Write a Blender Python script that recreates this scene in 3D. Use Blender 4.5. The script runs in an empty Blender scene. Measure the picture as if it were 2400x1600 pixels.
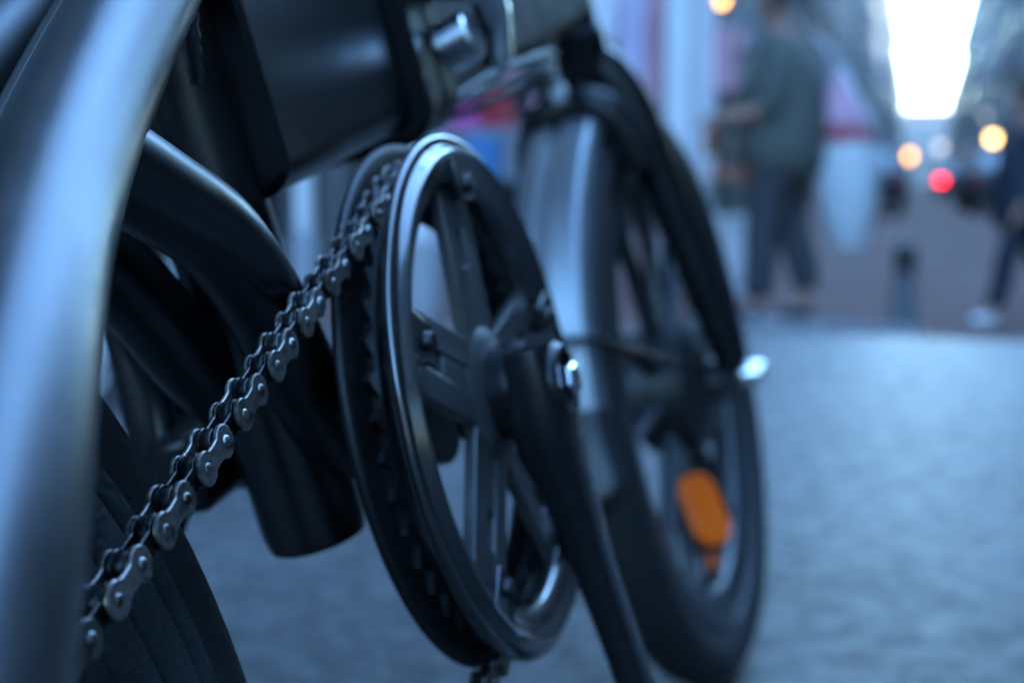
import bpy, bmesh, math, random
from mathutils import Vector, Matrix
random.seed(7)
R = math.radians
sc = bpy.context.scene
COL = sc.collection

# ------------------------------------------------------------------ camera
CAM = Vector((-0.51335, -0.14231, 0.41023))
F_ = Vector((0.955566, 0.273175, -0.110765))
R_ = Vector((0.274866, -0.961483, 0.0))
U_ = Vector((0.106499, 0.030446, 0.993847))
FO = 3337.8                                   # focal length in pixels of the 2400 px wide photograph
cam_d = bpy.data.cameras.new('camera')
cam_d.sensor_width = 36.0
cam_d.lens = FO / 2400 * 36
cam_d.clip_start = 0.01
cam_d.clip_end = 2000
cam_d.dof.use_dof = True
cam_d.dof.focus_distance = 0.372
cam_d.dof.aperture_fstop = 7.8
cam_d.dof.aperture_blades = 0
cam = bpy.data.objects.new('camera', cam_d)
COL.objects.link(cam)
M = Matrix((R_, U_, -F_)).transposed().to_4x4()
M.translation = CAM
cam.matrix_world = M
sc.camera = cam

# ------------------------------------------------------------------ sky, sun, exposure
SUN_EL, SUN_AZ = R(24.0), R(-62.0)            # the sun stands behind the houses on the right (azimuth from +X)
world = bpy.data.worlds.new('World')
sc.world = world
world.use_nodes = True
wn = world.node_tree
wn.nodes.clear()
w_out = wn.nodes.new('ShaderNodeOutputWorld')
w_bg = wn.nodes.new('ShaderNodeBackground')
w_sky = wn.nodes.new('ShaderNodeTexSky')
w_sky.sky_type = 'NISHITA'
w_sky.sun_disc = False
w_sky.sun_elevation = SUN_EL
w_sky.sun_rotation = R(90) - SUN_AZ           # measured clockwise from +Y
w_sky.altitude = 0
w_sky.air_density = 1.3
w_sky.dust_density = 1.2
w_sky.ozone_density = 5.6
w_bg.inputs['Strength'].default_value = 0.15
w_tint = wn.nodes.new('ShaderNodeMix')         # cool white balance of the photograph, the same over the whole sky
w_tint.data_type = 'RGBA'; w_tint.blend_type = 'MULTIPLY'; w_tint.inputs[0].default_value = 1.0
w_tint.inputs[7].default_value = (0.84, 1.0, 1.03, 1)
wn.links.new(w_sky.outputs[0], w_tint.inputs[6])
wn.links.new(w_tint.outputs[2], w_bg.inputs[0])
wn.links.new(w_bg.outputs[0], w_out.inputs[0])

sun_d = bpy.data.lights.new('sun', 'SUN')
sun_d.energy = 0.5
sun_d.angle = R(20)
sun_d.color = (1.0, 0.93, 0.85)
sun = bpy.data.objects.new('sun', sun_d)
COL.objects.link(sun)
sd = Vector((math.cos(SUN_EL) * math.cos(SUN_AZ), math.cos(SUN_EL) * math.sin(SUN_AZ), math.sin(SUN_EL)))
sun.rotation_euler = sd.to_track_quat('Z', 'Y').to_euler()
sun.location = sd * 50

vs = sc.view_settings
vs.view_transform = 'Standard'
vs.look = 'None'
vs.gamma = 1.0
vs.use_curve_mapping = False
vs.exposure = 4.52
sc.render.engine = 'CYCLES'
sc.cycles.use_denoising = True
sc.cycles.max_bounces = 6
sc.cycles.glossy_bounces = 4
sc.cycles.diffuse_bounces = 3
sc.cycles.sample_clamp_indirect = 8.0
sc.cycles.caustics_reflective = False
sc.cycles.caustics_refractive = False

# ------------------------------------------------------------------ helpers
def ray(px, py):
    return F_ + R_ * ((px - 1200) / FO) - U_ * ((py - 800) / FO)

def at_depth(px, py, d):
    return CAM + ray(px, py) * d

def on_plane_y(px, py, Y):
    v = ray(px, py)
    return CAM + v * ((Y - CAM.y) / v.y)

def zg(x):                                    # height of the ground along the street
    t = min(max((x - 3.0) / 3.6, 0), 1)
    return -0.285 * t * t * (3 - 2 * t)

def tag(o, label=None, cat=None, group=None, kind=None):
    if label: o['label'] = label
    if cat: o['category'] = cat
    if group: o['group'] = group
    if kind: o['kind'] = kind
    return o

def empty(name, loc=(0, 0, 0), parent=None, rot=None):
    o = bpy.data.objects.new(name, None)
    o.empty_display_size = 0.05
    COL.objects.link(o)
    o.location = loc
    if rot: o.rotation_euler = rot
    if parent: o.parent = parent
    return o

class MB:
    """collects faces and links them as one mesh object"""
    def __init__(s): s.v = []; s.f = []
    def add(s, vs_, fs):
        b = len(s.v)
        s.v += [tuple(p) for p in vs_]
        s.f += [tuple(i + b for i in f) for f in fs]
        return s
    def box(s, c, d, rot=None):
        x, y, z = d[0] / 2, d[1] / 2, d[2] / 2
        P = [Vector((i * x, j * y, k * z)) for i in (-1, 1) for j in (-1, 1) for k in (-1, 1)]
        if rot: P = [rot @ p for p in P]
        c = Vector(c)
        return s.add([p + c for p in P], [(0, 1, 3, 2), (4, 6, 7, 5), (0, 4, 5, 1), (2, 3, 7, 6), (0, 2, 6, 4), (1, 5, 7, 3)])
    def tube(s, pts, rad, n=16, caps=True, sx=1.0, up=None):
        """sweep a circle (scaled by sx along the second axis) along pts"""
        pts = [Vector(p) for p in pts]
        if not isinstance(rad, (list, tuple)): rad = [rad] * len(pts)
        rings = []
        nrm = None
        for i, p in enumerate(pts):
            t = (pts[min(i + 1, len(pts) - 1)] - pts[max(i - 1, 0)]).normalized()
            if nrm is None:
                a = Vector(up) if up else (Vector((0, 0, 1)) if abs(t.z) < 0.9 else Vector((1, 0, 0)))
                nrm = (a - t * a.dot(t)).normalized()
            else:
                nrm = (nrm - t * nrm.dot(t)).normalized()
            bn = t.cross(nrm)
            rings.append([p + (nrm * math.cos(2 * math.pi * k / n) + bn * (sx * math.sin(2 * math.pi * k / n))) * rad[i] for k in range(n)])
        vv = [q for r_ in rings for q in r_]
        ff = []
        for i in range(len(pts) - 1):
            for k in range(n):
                ff.append((i * n + k, i * n + (k + 1) % n, (i + 1) * n + (k + 1) % n, (i + 1) * n + k))
        if caps:
            ff.append(tuple(range(n))[::-1])
            ff.append(tuple((len(pts) - 1) * n + k for k in range(n)))
        return s.add(vv, ff)
    def lathe(s, prof, axis='Y', c=(0, 0, 0), n=48, closed=True, a0=0.0, a1=2 * math.pi):
        """prof: (radius, offset along the axis)"""
        full = abs(a1 - a0 - 2 * math.pi) < 1e-6
        m = n if full else n + 1
        vv, ff = [], []
        for k in range(m):
            a = a0 + (a1 - a0) * k / n
            ca_, sa_ = math.cos(a), math.sin(a)
            for r_, h in prof:
                if axis == 'Y': p = (r_ * ca_, h, r_ * sa_)
                elif axis == 'Z': p = (r_ * ca_, r_ * sa_, h)
                else: p = (h, r_ * ca_, r_ * sa_)
                vv.append((p[0] + c[0], p[1] + c[1], p[2] + c[2]))
        L = len(prof)
        for k in range(n):
            k2 = (k + 1) % m if full else k + 1
            for j in range(L if closed else L - 1):
                ff.append((k * L + j, k * L + (j + 1) % L, k2 * L + (j + 1) % L, k2 * L + j))
        if not full and closed:
            ff.append(tuple(range(L)))
            ff.append(tuple(n * L + j for j in range(L))[::-1])
        return s.add(vv, ff)
    def prism(s, outline, h0, h1, axis='Y'):
        """outline of (a, b) points extruded along the axis"""
        n = len(outline)
        def P(a, b, h):
            return (a, h, b) if axis == 'Y' else ((a, b, h) if axis == 'Z' else (h, a, b))
        vv = [P(a, b, h0) for a, b in outline] + [P(a, b, h1) for a, b in outline]
        ff = [tuple(range(n)), tuple(range(2 * n - 1, n - 1, -1))]
        ff += [(i, i + n, (i + 1) % n + n, (i + 1) % n) for i in range(n)]
        return s.add(vv, ff)
    def mesh(s, name, mat, smooth=35):
        me = bpy.data.meshes.new(name)
        me.from_pydata(s.v, [], s.f)
        bm = bmesh.new(); bm.from_mesh(me)
        bmesh.ops.recalc_face_normals(bm, faces=bm.faces)
        if smooth:
            lim = R(smooth)
            for f in bm.faces: f.smooth = True
            for e in bm.edges:
                if len(e.link_faces) == 2 and e.calc_face_angle(0) > lim: e.smooth = False
        bm.to_mesh(me); bm.free()
        if mat: me.materials.append(mat)
        return me
    def build(s, name, mat, parent=None, smooth=35, bevel=0, loc=None, rot=None):
        return link(name, s.mesh(name, mat, smooth), parent, bevel, loc, rot)

def link(name, me, parent=None, bevel=0, loc=None, rot=None):
    o = bpy.data.objects.new(name, me)
    COL.objects.link(o)
    if parent: o.parent = parent
    if loc is not None: o.location = loc
    if rot is not None: o.rotation_euler = rot
    if bevel:
        b = o.modifiers.new('bevel', 'BEVEL'); b.width = bevel; b.segments = 2; b.limit_method = 'ANGLE'; b.angle_limit = R(40)
        b.harden_normals = False
    return o

def rrect(w, h, r_, n=5):
    out = []
    for cx, cy, a in ((w / 2 - r_, h / 2 - r_, 0), (-w / 2 + r_, h / 2 - r_, 90), (-w / 2 + r_, -h / 2 + r_, 180), (w / 2 - r_, -h / 2 + r_, 270)):
        for k in range(n + 1):
            t = R(a + 90 * k / n)
            out.append((cx + r_ * math.cos(t), cy + r_ * math.sin(t)))
    return out

def smooth_path(P, n=8):
    """Catmull-Rom through the points"""
    P = [Vector(p) for p in P]
    Q = [P[0] * 2 - P[1]] + P + [P[-1] * 2 - P[-2]]
    out = []
    for i in range(1, len(Q) - 2):
        a, b, c, d = Q[i - 1:i + 3]
        for k in range(n):
            t = k / n
            out.append(0.5 * ((2 * b) + (c - a) * t + (2 * a - 5 * b + 4 * c - d) * t * t + (3 * b - a - 3 * c + d) * t ** 3))
    out.append(P[-1])
    return out

def bez(c, n=28):
    c = [Vector(p) for p in c]
    return [c[0] * (1 - t) ** 3 + c[1] * 3 * t * (1 - t) ** 2 + c[2] * 3 * t * t * (1 - t) + c[3] * t ** 3 for t in (k / n for k in range(n + 1))]

# ------------------------------------------------------------------ materials
def mat(name, col, rough=0.5, metal=0.0, spec=0.5, noise=0.0, nscale=20.0, bump=0.0, bscale=200.0, rvar=0.0, coat=0.0, emit=None, estr=0.0, trans=0.0):
    m = bpy.data.materials.new(name)
    m.use_nodes = True
    nt = m.node_tree
    b = nt.nodes['Principled BSDF']
    b.inputs['Base Color'].default_value = (*col, 1)
    b.inputs['Roughness'].default_value = rough
    b.inputs['Metallic'].default_value = metal
    b.inputs['Specular IOR Level'].default_value = spec
    b.inputs['Coat Weight'].default_value = coat
    b.inputs['Coat Roughness'].default_value = 0.12
    b.inputs['Transmission Weight'].default_value = trans
    if emit:
        b.inputs['Emission Color'].default_value = (*emit, 1)
        b.inputs['Emission Strength'].default_value = estr
    if noise or bump or rvar:
        tc = nt.nodes.new('ShaderNodeTexCoord')
        if noise or rvar:
            n1 = nt.nodes.new('ShaderNodeTexNoise')
            n1.inputs['Scale'].default_value = nscale
            n1.inputs['Detail'].default_value = 6
            nt.links.new(tc.outputs['Object'], n1.inputs['Vector'])
            if noise:
                cr = nt.nodes.new('ShaderNodeValToRGB')
                cr.color_ramp.elements[0].position = 0.3
                cr.color_ramp.elements[1].position = 0.7
                cr.color_ramp.elements[0].color = (*[c * (1 - noise) for c in col], 1)
                cr.color_ramp.elements[1].color = (*[min(c * (1 + noise), 1) for c in col], 1)
                nt.links.new(n1.outputs['Fac'], cr.inputs[0])
                nt.links.new(cr.outputs[0], b.inputs['Base Color'])
            if rvar:
                mr = nt.nodes.new('ShaderNodeMapRange')
                mr.inputs['To Min'].default_value = max(rough - rvar, 0.02)
                mr.inputs['To Max'].default_value = min(rough + rvar, 1)
                mr.inputs['From Min'].default_value = 0.3; mr.inputs['From Max'].default_value = 0.7
                nt.links.new(n1.outputs['Fac'], mr.inputs['Value'])
                nt.links.new(mr.outputs[0], b.inputs['Roughness'])
        if bump:
            n2 = nt.nodes.new('ShaderNodeTexNoise')
            n2.inputs['Scale'].default_value = bscale
            n2.inputs['Detail'].default_value = 4
            nt.links.new(tc.outputs['Object'], n2.inputs['Vector'])
            bp = nt.nodes.new('ShaderNodeBump')
            bp.inputs['Strength'].default_value = bump
            bp.inputs['Distance'].default_value = 0.002
            nt.links.new(n2.outputs['Fac'], bp.inputs['Height'])
            nt.links.new(bp.outputs[0], b.inputs['Normal'])
    return m

PAINT = mat('satin_black_paint', (0.104, 0.108, 0.112), 0.37, 1.0, noise=0.08, nscale=35, rvar=0.05, bump=0.03, bscale=900)
PAINT_SHADED = mat('satin_black_paint_shaded', (0.055, 0.057, 0.060), 0.33, 1.0, noise=0.08, nscale=35, rvar=0.05, bump=0.03, bscale=900)  # same paint as PAINT, darkened to put shade into the shaded frame parts
PAINT3 = mat('matt_black_frame_paint', (0.016, 0.0165, 0.017), 0.58, 0.0, spec=0.25, rvar=0.06, nscale=40)
BLACKP = mat('black_paint', (0.008, 0.0085, 0.009), 0.27, 0.0, spec=0.22, rvar=0.06, nscale=40)
PLAST = mat('black_plastic', (0.013, 0.0135, 0.014), 0.42, 0.0, bump=0.05, bscale=600, rvar=0.08)
GLOSS = mat('gloss_black_plastic', (0.012, 0.0125, 0.013), 0.22, 0.35, spec=1.0, coat=0.8, rvar=0.05, nscale=30)
RUBBER = mat('tyre_rubber', (0.008, 0.008, 0.0083), 0.6, 0.0, noise=0.3, nscale=40, bump=0.4, bscale=350)
RIMM = mat('black_cast_rim', (0.022, 0.023, 0.025), 0.34, 0.15, noise=0.25, nscale=60, rvar=0.1)
DUSTY = mat('dusty_grey_rim', (0.012, 0.019, 0.021), 0.65, 0.0, noise=0.5, nscale=90, bump=0.5, bscale=300)
SPIDER = mat('grey_aluminium', (0.10, 0.10, 0.10), 0.45, 0.75, noise=0.12, nscale=60, rvar=0.08)
CHROME = mat('chrome', (0.75, 0.76, 0.78), 0.14, 1.0, rvar=0.05, nscale=50)
STEEL = mat('chain_steel', (0.24, 0.218, 0.195), 0.42, 0.85, noise=0.22, nscale=900, rvar=0.1, bump=0.06, bscale=2500)
STEELD = mat('oily_chain_steel', (0.05, 0.051, 0.053), 0.34, 0.85, noise=0.3, nscale=700, rvar=0.12)
PIN = mat('pin_steel', (0.24, 0.24, 0.24), 0.30, 0.95, noise=0.15, nscale=900)
CABLE = mat('cable_jacket', (0.012, 0.0125, 0.013), 0.5, 0.0, spec=0.3)
AMBER = mat('amber_reflector', (0.95, 0.115, 0.0015), 0.42, 0.0, noise=0.12, nscale=300, bump=0.3, bscale=500)
MUDG = mat('satin_mudguard', (0.28, 0.298, 0.315), 0.46, 0.95, rvar=0.06, nscale=25)
GUARD = mat('matt_black_guard', (0.006, 0.0062, 0.0065), 0.45, 0.0, spec=0.35, rvar=0.08, nscale=60)
SADDLE = mat('saddle_vinyl', (0.02, 0.02, 0.022), 0.5, 0.0, bump=0.15, bscale=300)

def wear(m, dark, tint):
    nt = m.node_tree; b = nt.nodes['Principled BSDF']
    src = b.inputs['Base Color'].links[0].from_socket
    oi = nt.nodes.new('ShaderNodeObjectInfo')
    mr = nt.nodes.new('ShaderNodeMapRange'); mr.inputs['To Min'].default_value = dark; mr.inputs['To Max'].default_value = 1.25
    nt.links.new(oi.outputs['Random'], mr.inputs['Value'])
    m1 = nt.nodes.new('ShaderNodeMix'); m1.data_type = 'RGBA'; m1.blend_type = 'MULTIPLY'; m1.inputs[0].default_value = 1
    nt.links.new(src, m1.inputs[6]); nt.links.new(mr.outputs[0], m1.inputs[7])
    tc = nt.nodes.new('ShaderNodeTexCoord'); n = nt.nodes.new('ShaderNodeTexNoise'); n.inputs['Scale'].default_value = 260; n.inputs['Detail'].default_value = 5
    va = nt.nodes.new('ShaderNodeVectorMath'); va.operation = 'ADD'
    nt.links.new(tc.outputs['Object'], va.inputs[0]); nt.links.new(oi.outputs['Location'], va.inputs[1]); nt.links.new(va.outputs[0], n.inputs['Vector'])
    cr = nt.nodes.new('ShaderNodeValToRGB'); cr.color_ramp.elements[0].position = 0.50; cr.color_ramp.elements[1].position = 0.68
    nt.links.new(n.outputs['Fac'], cr.inputs[0])
    m2 = nt.nodes.new('ShaderNodeMix'); m2.data_type = 'RGBA'; m2.inputs[7].default_value = (*tint, 1)
    nt.links.new(cr.outputs[0], m2.inputs[0]); nt.links.new(m1.outputs[2], m2.inputs[6]); nt.links.new(m2.outputs[2], b.inputs['Base Color'])
wear(STEEL, 0.6, (0.045, 0.034, 0.026)); wear(STEELD, 0.5, (0.015, 0.013, 0.012)); wear(PIN, 0.7, (0.06, 0.05, 0.045))
def dust(m, col, amount, rough):
    """fine specks and faint wiped streaks of road dust on the paint"""
    nt = m.node_tree; b = nt.nodes['Principled BSDF']
    tc = nt.nodes.new('ShaderNodeTexCoord')
    n = nt.nodes.new('ShaderNodeTexNoise'); n.inputs['Scale'].default_value = 420; n.inputs['Detail'].default_value = 3
    n2 = nt.nodes.new('ShaderNodeTexNoise'); n2.inputs['Scale'].default_value = 22; n2.inputs['Detail'].default_value = 6; n2.inputs['Roughness'].default_value = 0.7
    mp = nt.nodes.new('ShaderNodeMapping'); mp.inputs['Scale'].default_value = (1, 1, 5)
    nt.links.new(tc.outputs['Object'], n.inputs['Vector']); nt.links.new(tc.outputs['Object'], mp.inputs['Vector']); nt.links.new(mp.outputs[0], n2.inputs['Vector'])
    c1 = nt.nodes.new('ShaderNodeValToRGB'); c1.color_ramp.elements[0].position = 0.60; c1.color_ramp.elements[1].position = 0.74
    c2 = nt.nodes.new('ShaderNodeValToRGB'); c2.color_ramp.elements[0].position = 0.45; c2.color_ramp.elements[1].position = 0.75
    nt.links.new(n.outputs['Fac'], c1.inputs[0]); nt.links.new(n2.outputs['Fac'], c2.inputs[0])
    a = nt.nodes.new('ShaderNodeMath'); a.operation = 'MULTIPLY_ADD'; a.inputs[1].default_value = 0.5; nt.links.new(c1.outputs[0], a.inputs[0])
    e = nt.nodes.new('ShaderNodeMath'); e.operation = 'MULTIPLY'; e.inputs[1].default_value = 0.5; nt.links.new(c2.outputs[0], e.inputs[0]); nt.links.new(e.outputs[0], a.inputs[2])
    f = nt.nodes.new('ShaderNodeMath'); f.operation = 'MULTIPLY'; f.inputs[1].default_value = amount; nt.links.new(a.outputs[0], f.inputs[0])
    d = nt.nodes.new('ShaderNodeBsdfDiffuse'); d.inputs['Color'].default_value = (*col, 1)
    mx = nt.nodes.new('ShaderNodeMixShader'); out = nt.nodes['Material Output']
    nt.links.new(f.outputs[0], mx.inputs[0]); nt.links.new(b.outputs[0], mx.inputs[1]); nt.links.new(d.outputs[0], mx.inputs[2]); nt.links.new(mx.outputs[0], out.inputs['Surface'])
dust(PAINT, (0.08, 0.076, 0.07), 0.08, 0.9); dust(PAINT_SHADED, (0.05, 0.047, 0.044), 0.07, 0.9); dust(BLACKP, (0.04, 0.038, 0.036), 0.06, 0.9); dust(RUBBER, (0.05, 0.048, 0.046), 0.08, 0.9); dust(GLOSS, (0.05, 0.048, 0.046), 0.07, 0.9)

# ------------------------------------------------------------------ ground and street
def ground_material(name, c0, c1, scale, rough0, rough1, bricks=None, bump=0.4, bsc=60):
    m = bpy.data.materials.new(name); m.use_nodes = True
    nt = m.node_tree; b = nt.nodes['Principled BSDF']
    tc = nt.nodes.new('ShaderNodeTexCoord')
    def noise(s, d=6, r_=0.6):
        n = nt.nodes.new('ShaderNodeTexNoise'); n.inputs['Scale'].default_value = s; n.inputs['Detail'].default_value = d
        n.inputs['Roughness'].default_value = r_
        nt.links.new(tc.outputs['Object'], n.inputs['Vector']); return n
    big, fine = noise(scale), noise(bsc, 9, 0.78)
    mix = nt.nodes.new('ShaderNodeMath'); mix.operation = 'MULTIPLY_ADD'
    mix.inputs[1].default_value = 0.78
    nt.links.new(fine.outputs['Fac'], mix.inputs[0])
    m2 = nt.nodes.new('ShaderNodeMath'); m2.operation = 'MULTIPLY'; m2.inputs[1].default_value = 0.22
    nt.links.new(big.outputs['Fac'], m2.inputs[0]); nt.links.new(m2.outputs[0], mix.inputs[2])
    cr = nt.nodes.new('ShaderNodeValToRGB')
    cr.color_ramp.elements[0].position = 0.41; cr.color_ramp.elements[1].position = 0.59
    cr.color_ramp.elements[0].color = (*c0, 1); cr.color_ramp.elements[1].color = (*c1, 1)
    nt.links.new(mix.outputs[0], cr.inputs[0])
    col = cr.outputs[0]
    if bricks:
        bt = nt.nodes.new('ShaderNodeTexBrick'); bt.inputs['Scale'].default_value = 5.0
        bt.inputs['Color1'].default_value = (1, 1, 1, 1); bt.inputs['Color2'].default_value = (0.7, 0.66, 0.66, 1)
        bt.inputs['Mortar'].default_value = (0.4, 0.4, 0.4, 1); bt.inputs['Mortar Size'].default_value = 0.02
        nt.links.new(tc.outputs['Object'], bt.inputs['Vector'])
        mm = nt.nodes.new('ShaderNodeMix'); mm.data_type = 'RGBA'; mm.blend_type = 'MULTIPLY'; mm.inputs[0].default_value = 1
        nt.links.new(cr.outputs[0], mm.inputs[6]); nt.links.new(bt.outputs[0], mm.inputs[7]); col = mm.outputs[2]
    if bricks: b.inputs['Specular IOR Level'].default_value = 0.15
    nt.links.new(col, b.inputs['Base Color'])
    mr = nt.nodes.new('ShaderNodeMapRange'); mr.inputs['From Min'].default_value = 0.38; mr.inputs['From Max'].default_value = 0.62
    mr.inputs['To Min'].default_value = rough0; mr.inputs['To Max'].default_value = rough1
    nt.links.new((big if bricks else fine).outputs['Fac'], mr.inputs['Value']); nt.links.new(mr.outputs[0], b.inputs['Roughness'])
    bp = nt.nodes.new('ShaderNodeBump'); bp.inputs['Strength'].default_value = bump; bp.inputs['Distance'].default_value = 0.006 if bricks else 0.011
    nt.links.new(fine.outputs['Fac'], bp.inputs['Height']); nt.links.new(bp.outputs[0], b.inputs['Normal'])
    return m

ASPH = ground_material('worn_asphalt', (0.003, 0.0032, 0.0034), (0.100, 0.101, 0.103), 2.5, 0.58, 0.36, bump=1.0, bsc=26)
BRICKS = ground_material('brick_paving', (0.122, 0.066, 0.056), (0.180, 0.102, 0.088), 0.8, 0.8, 0.95, bricks=True, bump=0.3)

def sheet(name, xs, ys, zf, m, edge=None):
    g = MB(); vv = []; ff = []
    for i, x in enumerate(xs):
        for y in ys:
            xx = x + (edge(y) if edge and i == len(xs) - 1 else 0)
            vv.append((xx, y, zf(xx, y)))
    n = len(ys)
    for i in range(len(xs) - 1):
        for j in range(n - 1):
            ff.append((i * n + j, i * n + j + 1, (i + 1) * n + j + 1, (i + 1) * n + j))
    g.add(vv, ff)
    return tag(g.build(name, m, smooth=60), kind='structure')

gx = [-400, -60, -10, 0, 2, 2.6] + [3.0 + 0.2 * k for k in range(19)] + [7, 9, 14, 30, 80, 200, 900]
gy = [-600, -60, -12, -4.6, -3, -2, -1.2, -0.6, 0, 0.6, 1.2, 2, 3, 4, 12, 60, 600]
sheet('ground', gx, gy, lambda x, y: zg(x) - 0.004, BRICKS)
ax = [-40, -10, -4, -1, 0, 1, 2, 2.6] + [3.0 + 0.1 * k for k in range(6)]
sheet('asphalt_road', ax, [-11 + 0.25 * k for k in range(72)], lambda x, y: zg(x), ASPH,
      edge=lambda y: 0.10 * math.sin(y * 2.3 + 1) + 0.12 * math.exp(-((y + 0.2) / 0.35) ** 2))

# a pale granite kerb let into the street
KST = mat('granite', (0.34, 0.35, 0.37), 0.6, noise=0.2, nscale=40, bump=0.3, bscale=120)
kroot = tag(empty('kerb', (4.9, 0.2, zg(4.9))), kind='structure')
ka, kb = Vector((4.35, 0.55, 0)), Vector((5.35, -0.10, 0))
for k in range(5):
    p0, p1 = ka.lerp(kb, k / 5 + 0.006), ka.lerp(kb, (k + 1) / 5 - 0.006)
    g = MB()
    dirn = (p1 - p0).normalized(); nn = Vector((-dirn.y, dirn.x, 0))
    vv = []
    for p in (p0, p1):
        for s_ in (-0.09, 0.09):
            q = p + nn * s_
            vv += [(q.x - 4.9, q.y - 0.2, zg(q.x) - 0.05 - zg(4.9)), (q.x - 4.9, q.y - 0.2, zg(q.x) + 0.045 - zg(4.9))]
    g.add(vv, [(0, 1, 3, 2), (4, 6, 7, 5), (0, 4, 5, 1), (2, 3, 7, 6), (0, 2, 6, 4), (1, 5, 7, 3)])
    g.build('kerb_stone', KST, kroot, bevel=0.008)

# ------------------------------------------------------------------ the folding electric bicycle
LEAN = R(12.57)
bike = empty('folding_bicycle', (0, 0, 0), rot=(-LEAN, 0, 0))
tag(bike, 'dark grey folding electric bicycle leaning on its stand, chain and chainguard ring in view', 'bicycle', 'parked bicycles')

BBZ = 0.325
# seat tube, passing behind the bottom bracket
st_a, st_b = Vector((-0.0488, 0, 0.2905)), Vector((-0.108, 0, 0.60))
MB().tube([st_a, st_a.lerp(st_b, 0.02), st_a.lerp(st_b, 0.5), st_b], [0.0178, 0.0190, 0.0186, 0.0186], 40).build('seat_tube', PAINT_SHADED, bike)
seat_dir = (st_b - st_a).normalized()
MB().tube([st_b - seat_dir * 0.02, st_b + seat_dir * 0.20], 0.0155, 24).build('seat_post', BLACKP, bike)
g = MB(); g.lathe([(0.0182, 0), (0.0225, 0.002), (0.0225, 0.030), (0.0182, 0.032)], 'Z', (0, 0, 0), 32)
cl = g.build('seat_clamp', BLACKP, bike, loc=st_b - seat_dir * 0.012, rot=(0, R(-11), 0))
top = st_b + seat_dir * 0.20
g = MB()
sp = [(-0.13, 0.075, 0.0), (-0.10, 0.082, 0.012), (-0.04, 0.068, 0.012), (0.02, 0.035, 0.008), (0.09, 0.022, 0.004), (0.13, 0.014, -0.004)]
vv = []; ff = []
for x, w, z in sp:
    for k in range(12):
        a = 2 * math.pi * k / 12
        vv.append((top.x + x, w * math.cos(a), top.z + 0.045 + z + 0.02 * math.sin(a)))
for i in range(len(sp) - 1):
    for k in range(12): ff.append((i * 12 + k, i * 12 + (k + 1) % 12, (i + 1) * 12 + (k + 1) % 12, (i + 1) * 12 + k))
ff += [tuple(range(12)), tuple(60 + k for k in range(12))]
g.add(vv, ff); g.build('saddle', SADDLE, bike, smooth=70)

# bottom bracket shell with gusset to the seat tube
MB().lathe([(0.0, -0.038), (0.023, -0.038), (0.023, 0.038), (0.0, 0.038)], 'Y', (0, 0, BBZ), 40, closed=False).build('bottom_bracket', PAINT_SHADED, bike)
MB().box((-0.03, 0, BBZ + 0.004), (0.04, 0.05, 0.030)).build('gusset', PAINT_SHADED, bike, bevel=0.006)

# main beam in two sections with a folding hinge between them
SL = 0.24
bdir = Vector((1, 0, SL)).normalized()
bnorm = Vector((-SL, 0, 1)).normalized()
def beam_section(x0, x1, h, w, r_, name, m, parent, z0=0.424, SL=0.20, cap=0.003):
    g = MB(); prof = rrect(w, h, r_); bnorm = Vector((-SL, 0, 1)).normalized()
    xs = [x0, x0 + cap, x1 - cap, x1]
    sc_ = [0.94, 1, 1, 0.94]
    vv = []; ff = []; n = len(prof)
    for x, s_ in zip(xs, sc_):
        base = Vector((x, 0, z0 + SL * x)) + bnorm * (h / 2)
        for a, b in prof:
            vv.append(base + Vector((0, a * s_, 0)) + bnorm * (b * s_))
    for i in range(3):
        for k in range(n): ff.append((i * n + k, i * n + (k + 1) % n, (i + 1) * n + (k + 1) % n, (i + 1) * n + k))
    ff += [tuple(range(n))[::-1], tuple(3 * n + k for k in range(n))]
    g.add(vv, ff)
    return g.build(name, m, parent, smooth=30)
beam_section(-0.070, 0.068, 0.118, 0.060, 0.013, 'main_beam', PAINT_SHADED, bike)
beam_section(0.122, 0.505, 0.112, 0.060, 0.012, 'main_beam', PAINT3, bike, z0=0.421, SL=0.225)
hinge = beam_section(0.070, 0.094, 0.134, 0.076, 0.018, 'hinge_plate', BLACKP, bike, z0=0.416)
beam_section(0.097, 0.121, 0.130, 0.074, 0.018, 'hinge_plate', BLACKP, bike, z0=0.416)
# latch: bolt, nut and chrome lever on the right side
g = MB(); g.tube([(0.09, -0.040, 0.470), (0.09, -0.058, 0.474)], 0.011, 20); g.build('latch_bolt', CHROME, hinge, bevel=0.002)
g = MB(); g.tube(smooth_path([(0.088, -0.056, 0.496), (0.100, -0.062, 0.492), (0.116, -0.060, 0.482), (0.124, -0.054, 0.462)], 6), [0.007] * 6 + [0.0065] * 6 + [0.006] * 6 + [0.0045], 14, sx=1.3)
g.build('latch_lever', CHROME, hinge)
g = MB(); g.tube([(0.128, -0.040, 0.515), (0.128, -0.066, 0.520)], 0.014, 20); g.build('latch_knob', CHROME, hinge, bevel=0.003)
g = MB(); g.box((0.098, -0.046, 0.510), (0.05, 0.02, 0.03)); g.build('latch_body', BLACKP, hinge, bevel=0.006)

# weld beads: beam to seat tube, stay to seat tube
def weld(pts, r_, name='weld_bead'):
    pts = smooth_path(pts, 10); rr = [r_ * (1 + 0.16 * math.sin(k * 2.1)) for k in range(len(pts))]
    MB().tube(pts, rr, 8).build(name, PAINT, bike)
w0 = [(-0.066, -0.0175, 0.416), (-0.071, -0.0185, 0.44), (-0.078, -0.019, 0.475), (-0.084, -0.019, 0.51), (-0.09, -0.018, 0.54)]
weld(w0, 0.0022)

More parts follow.
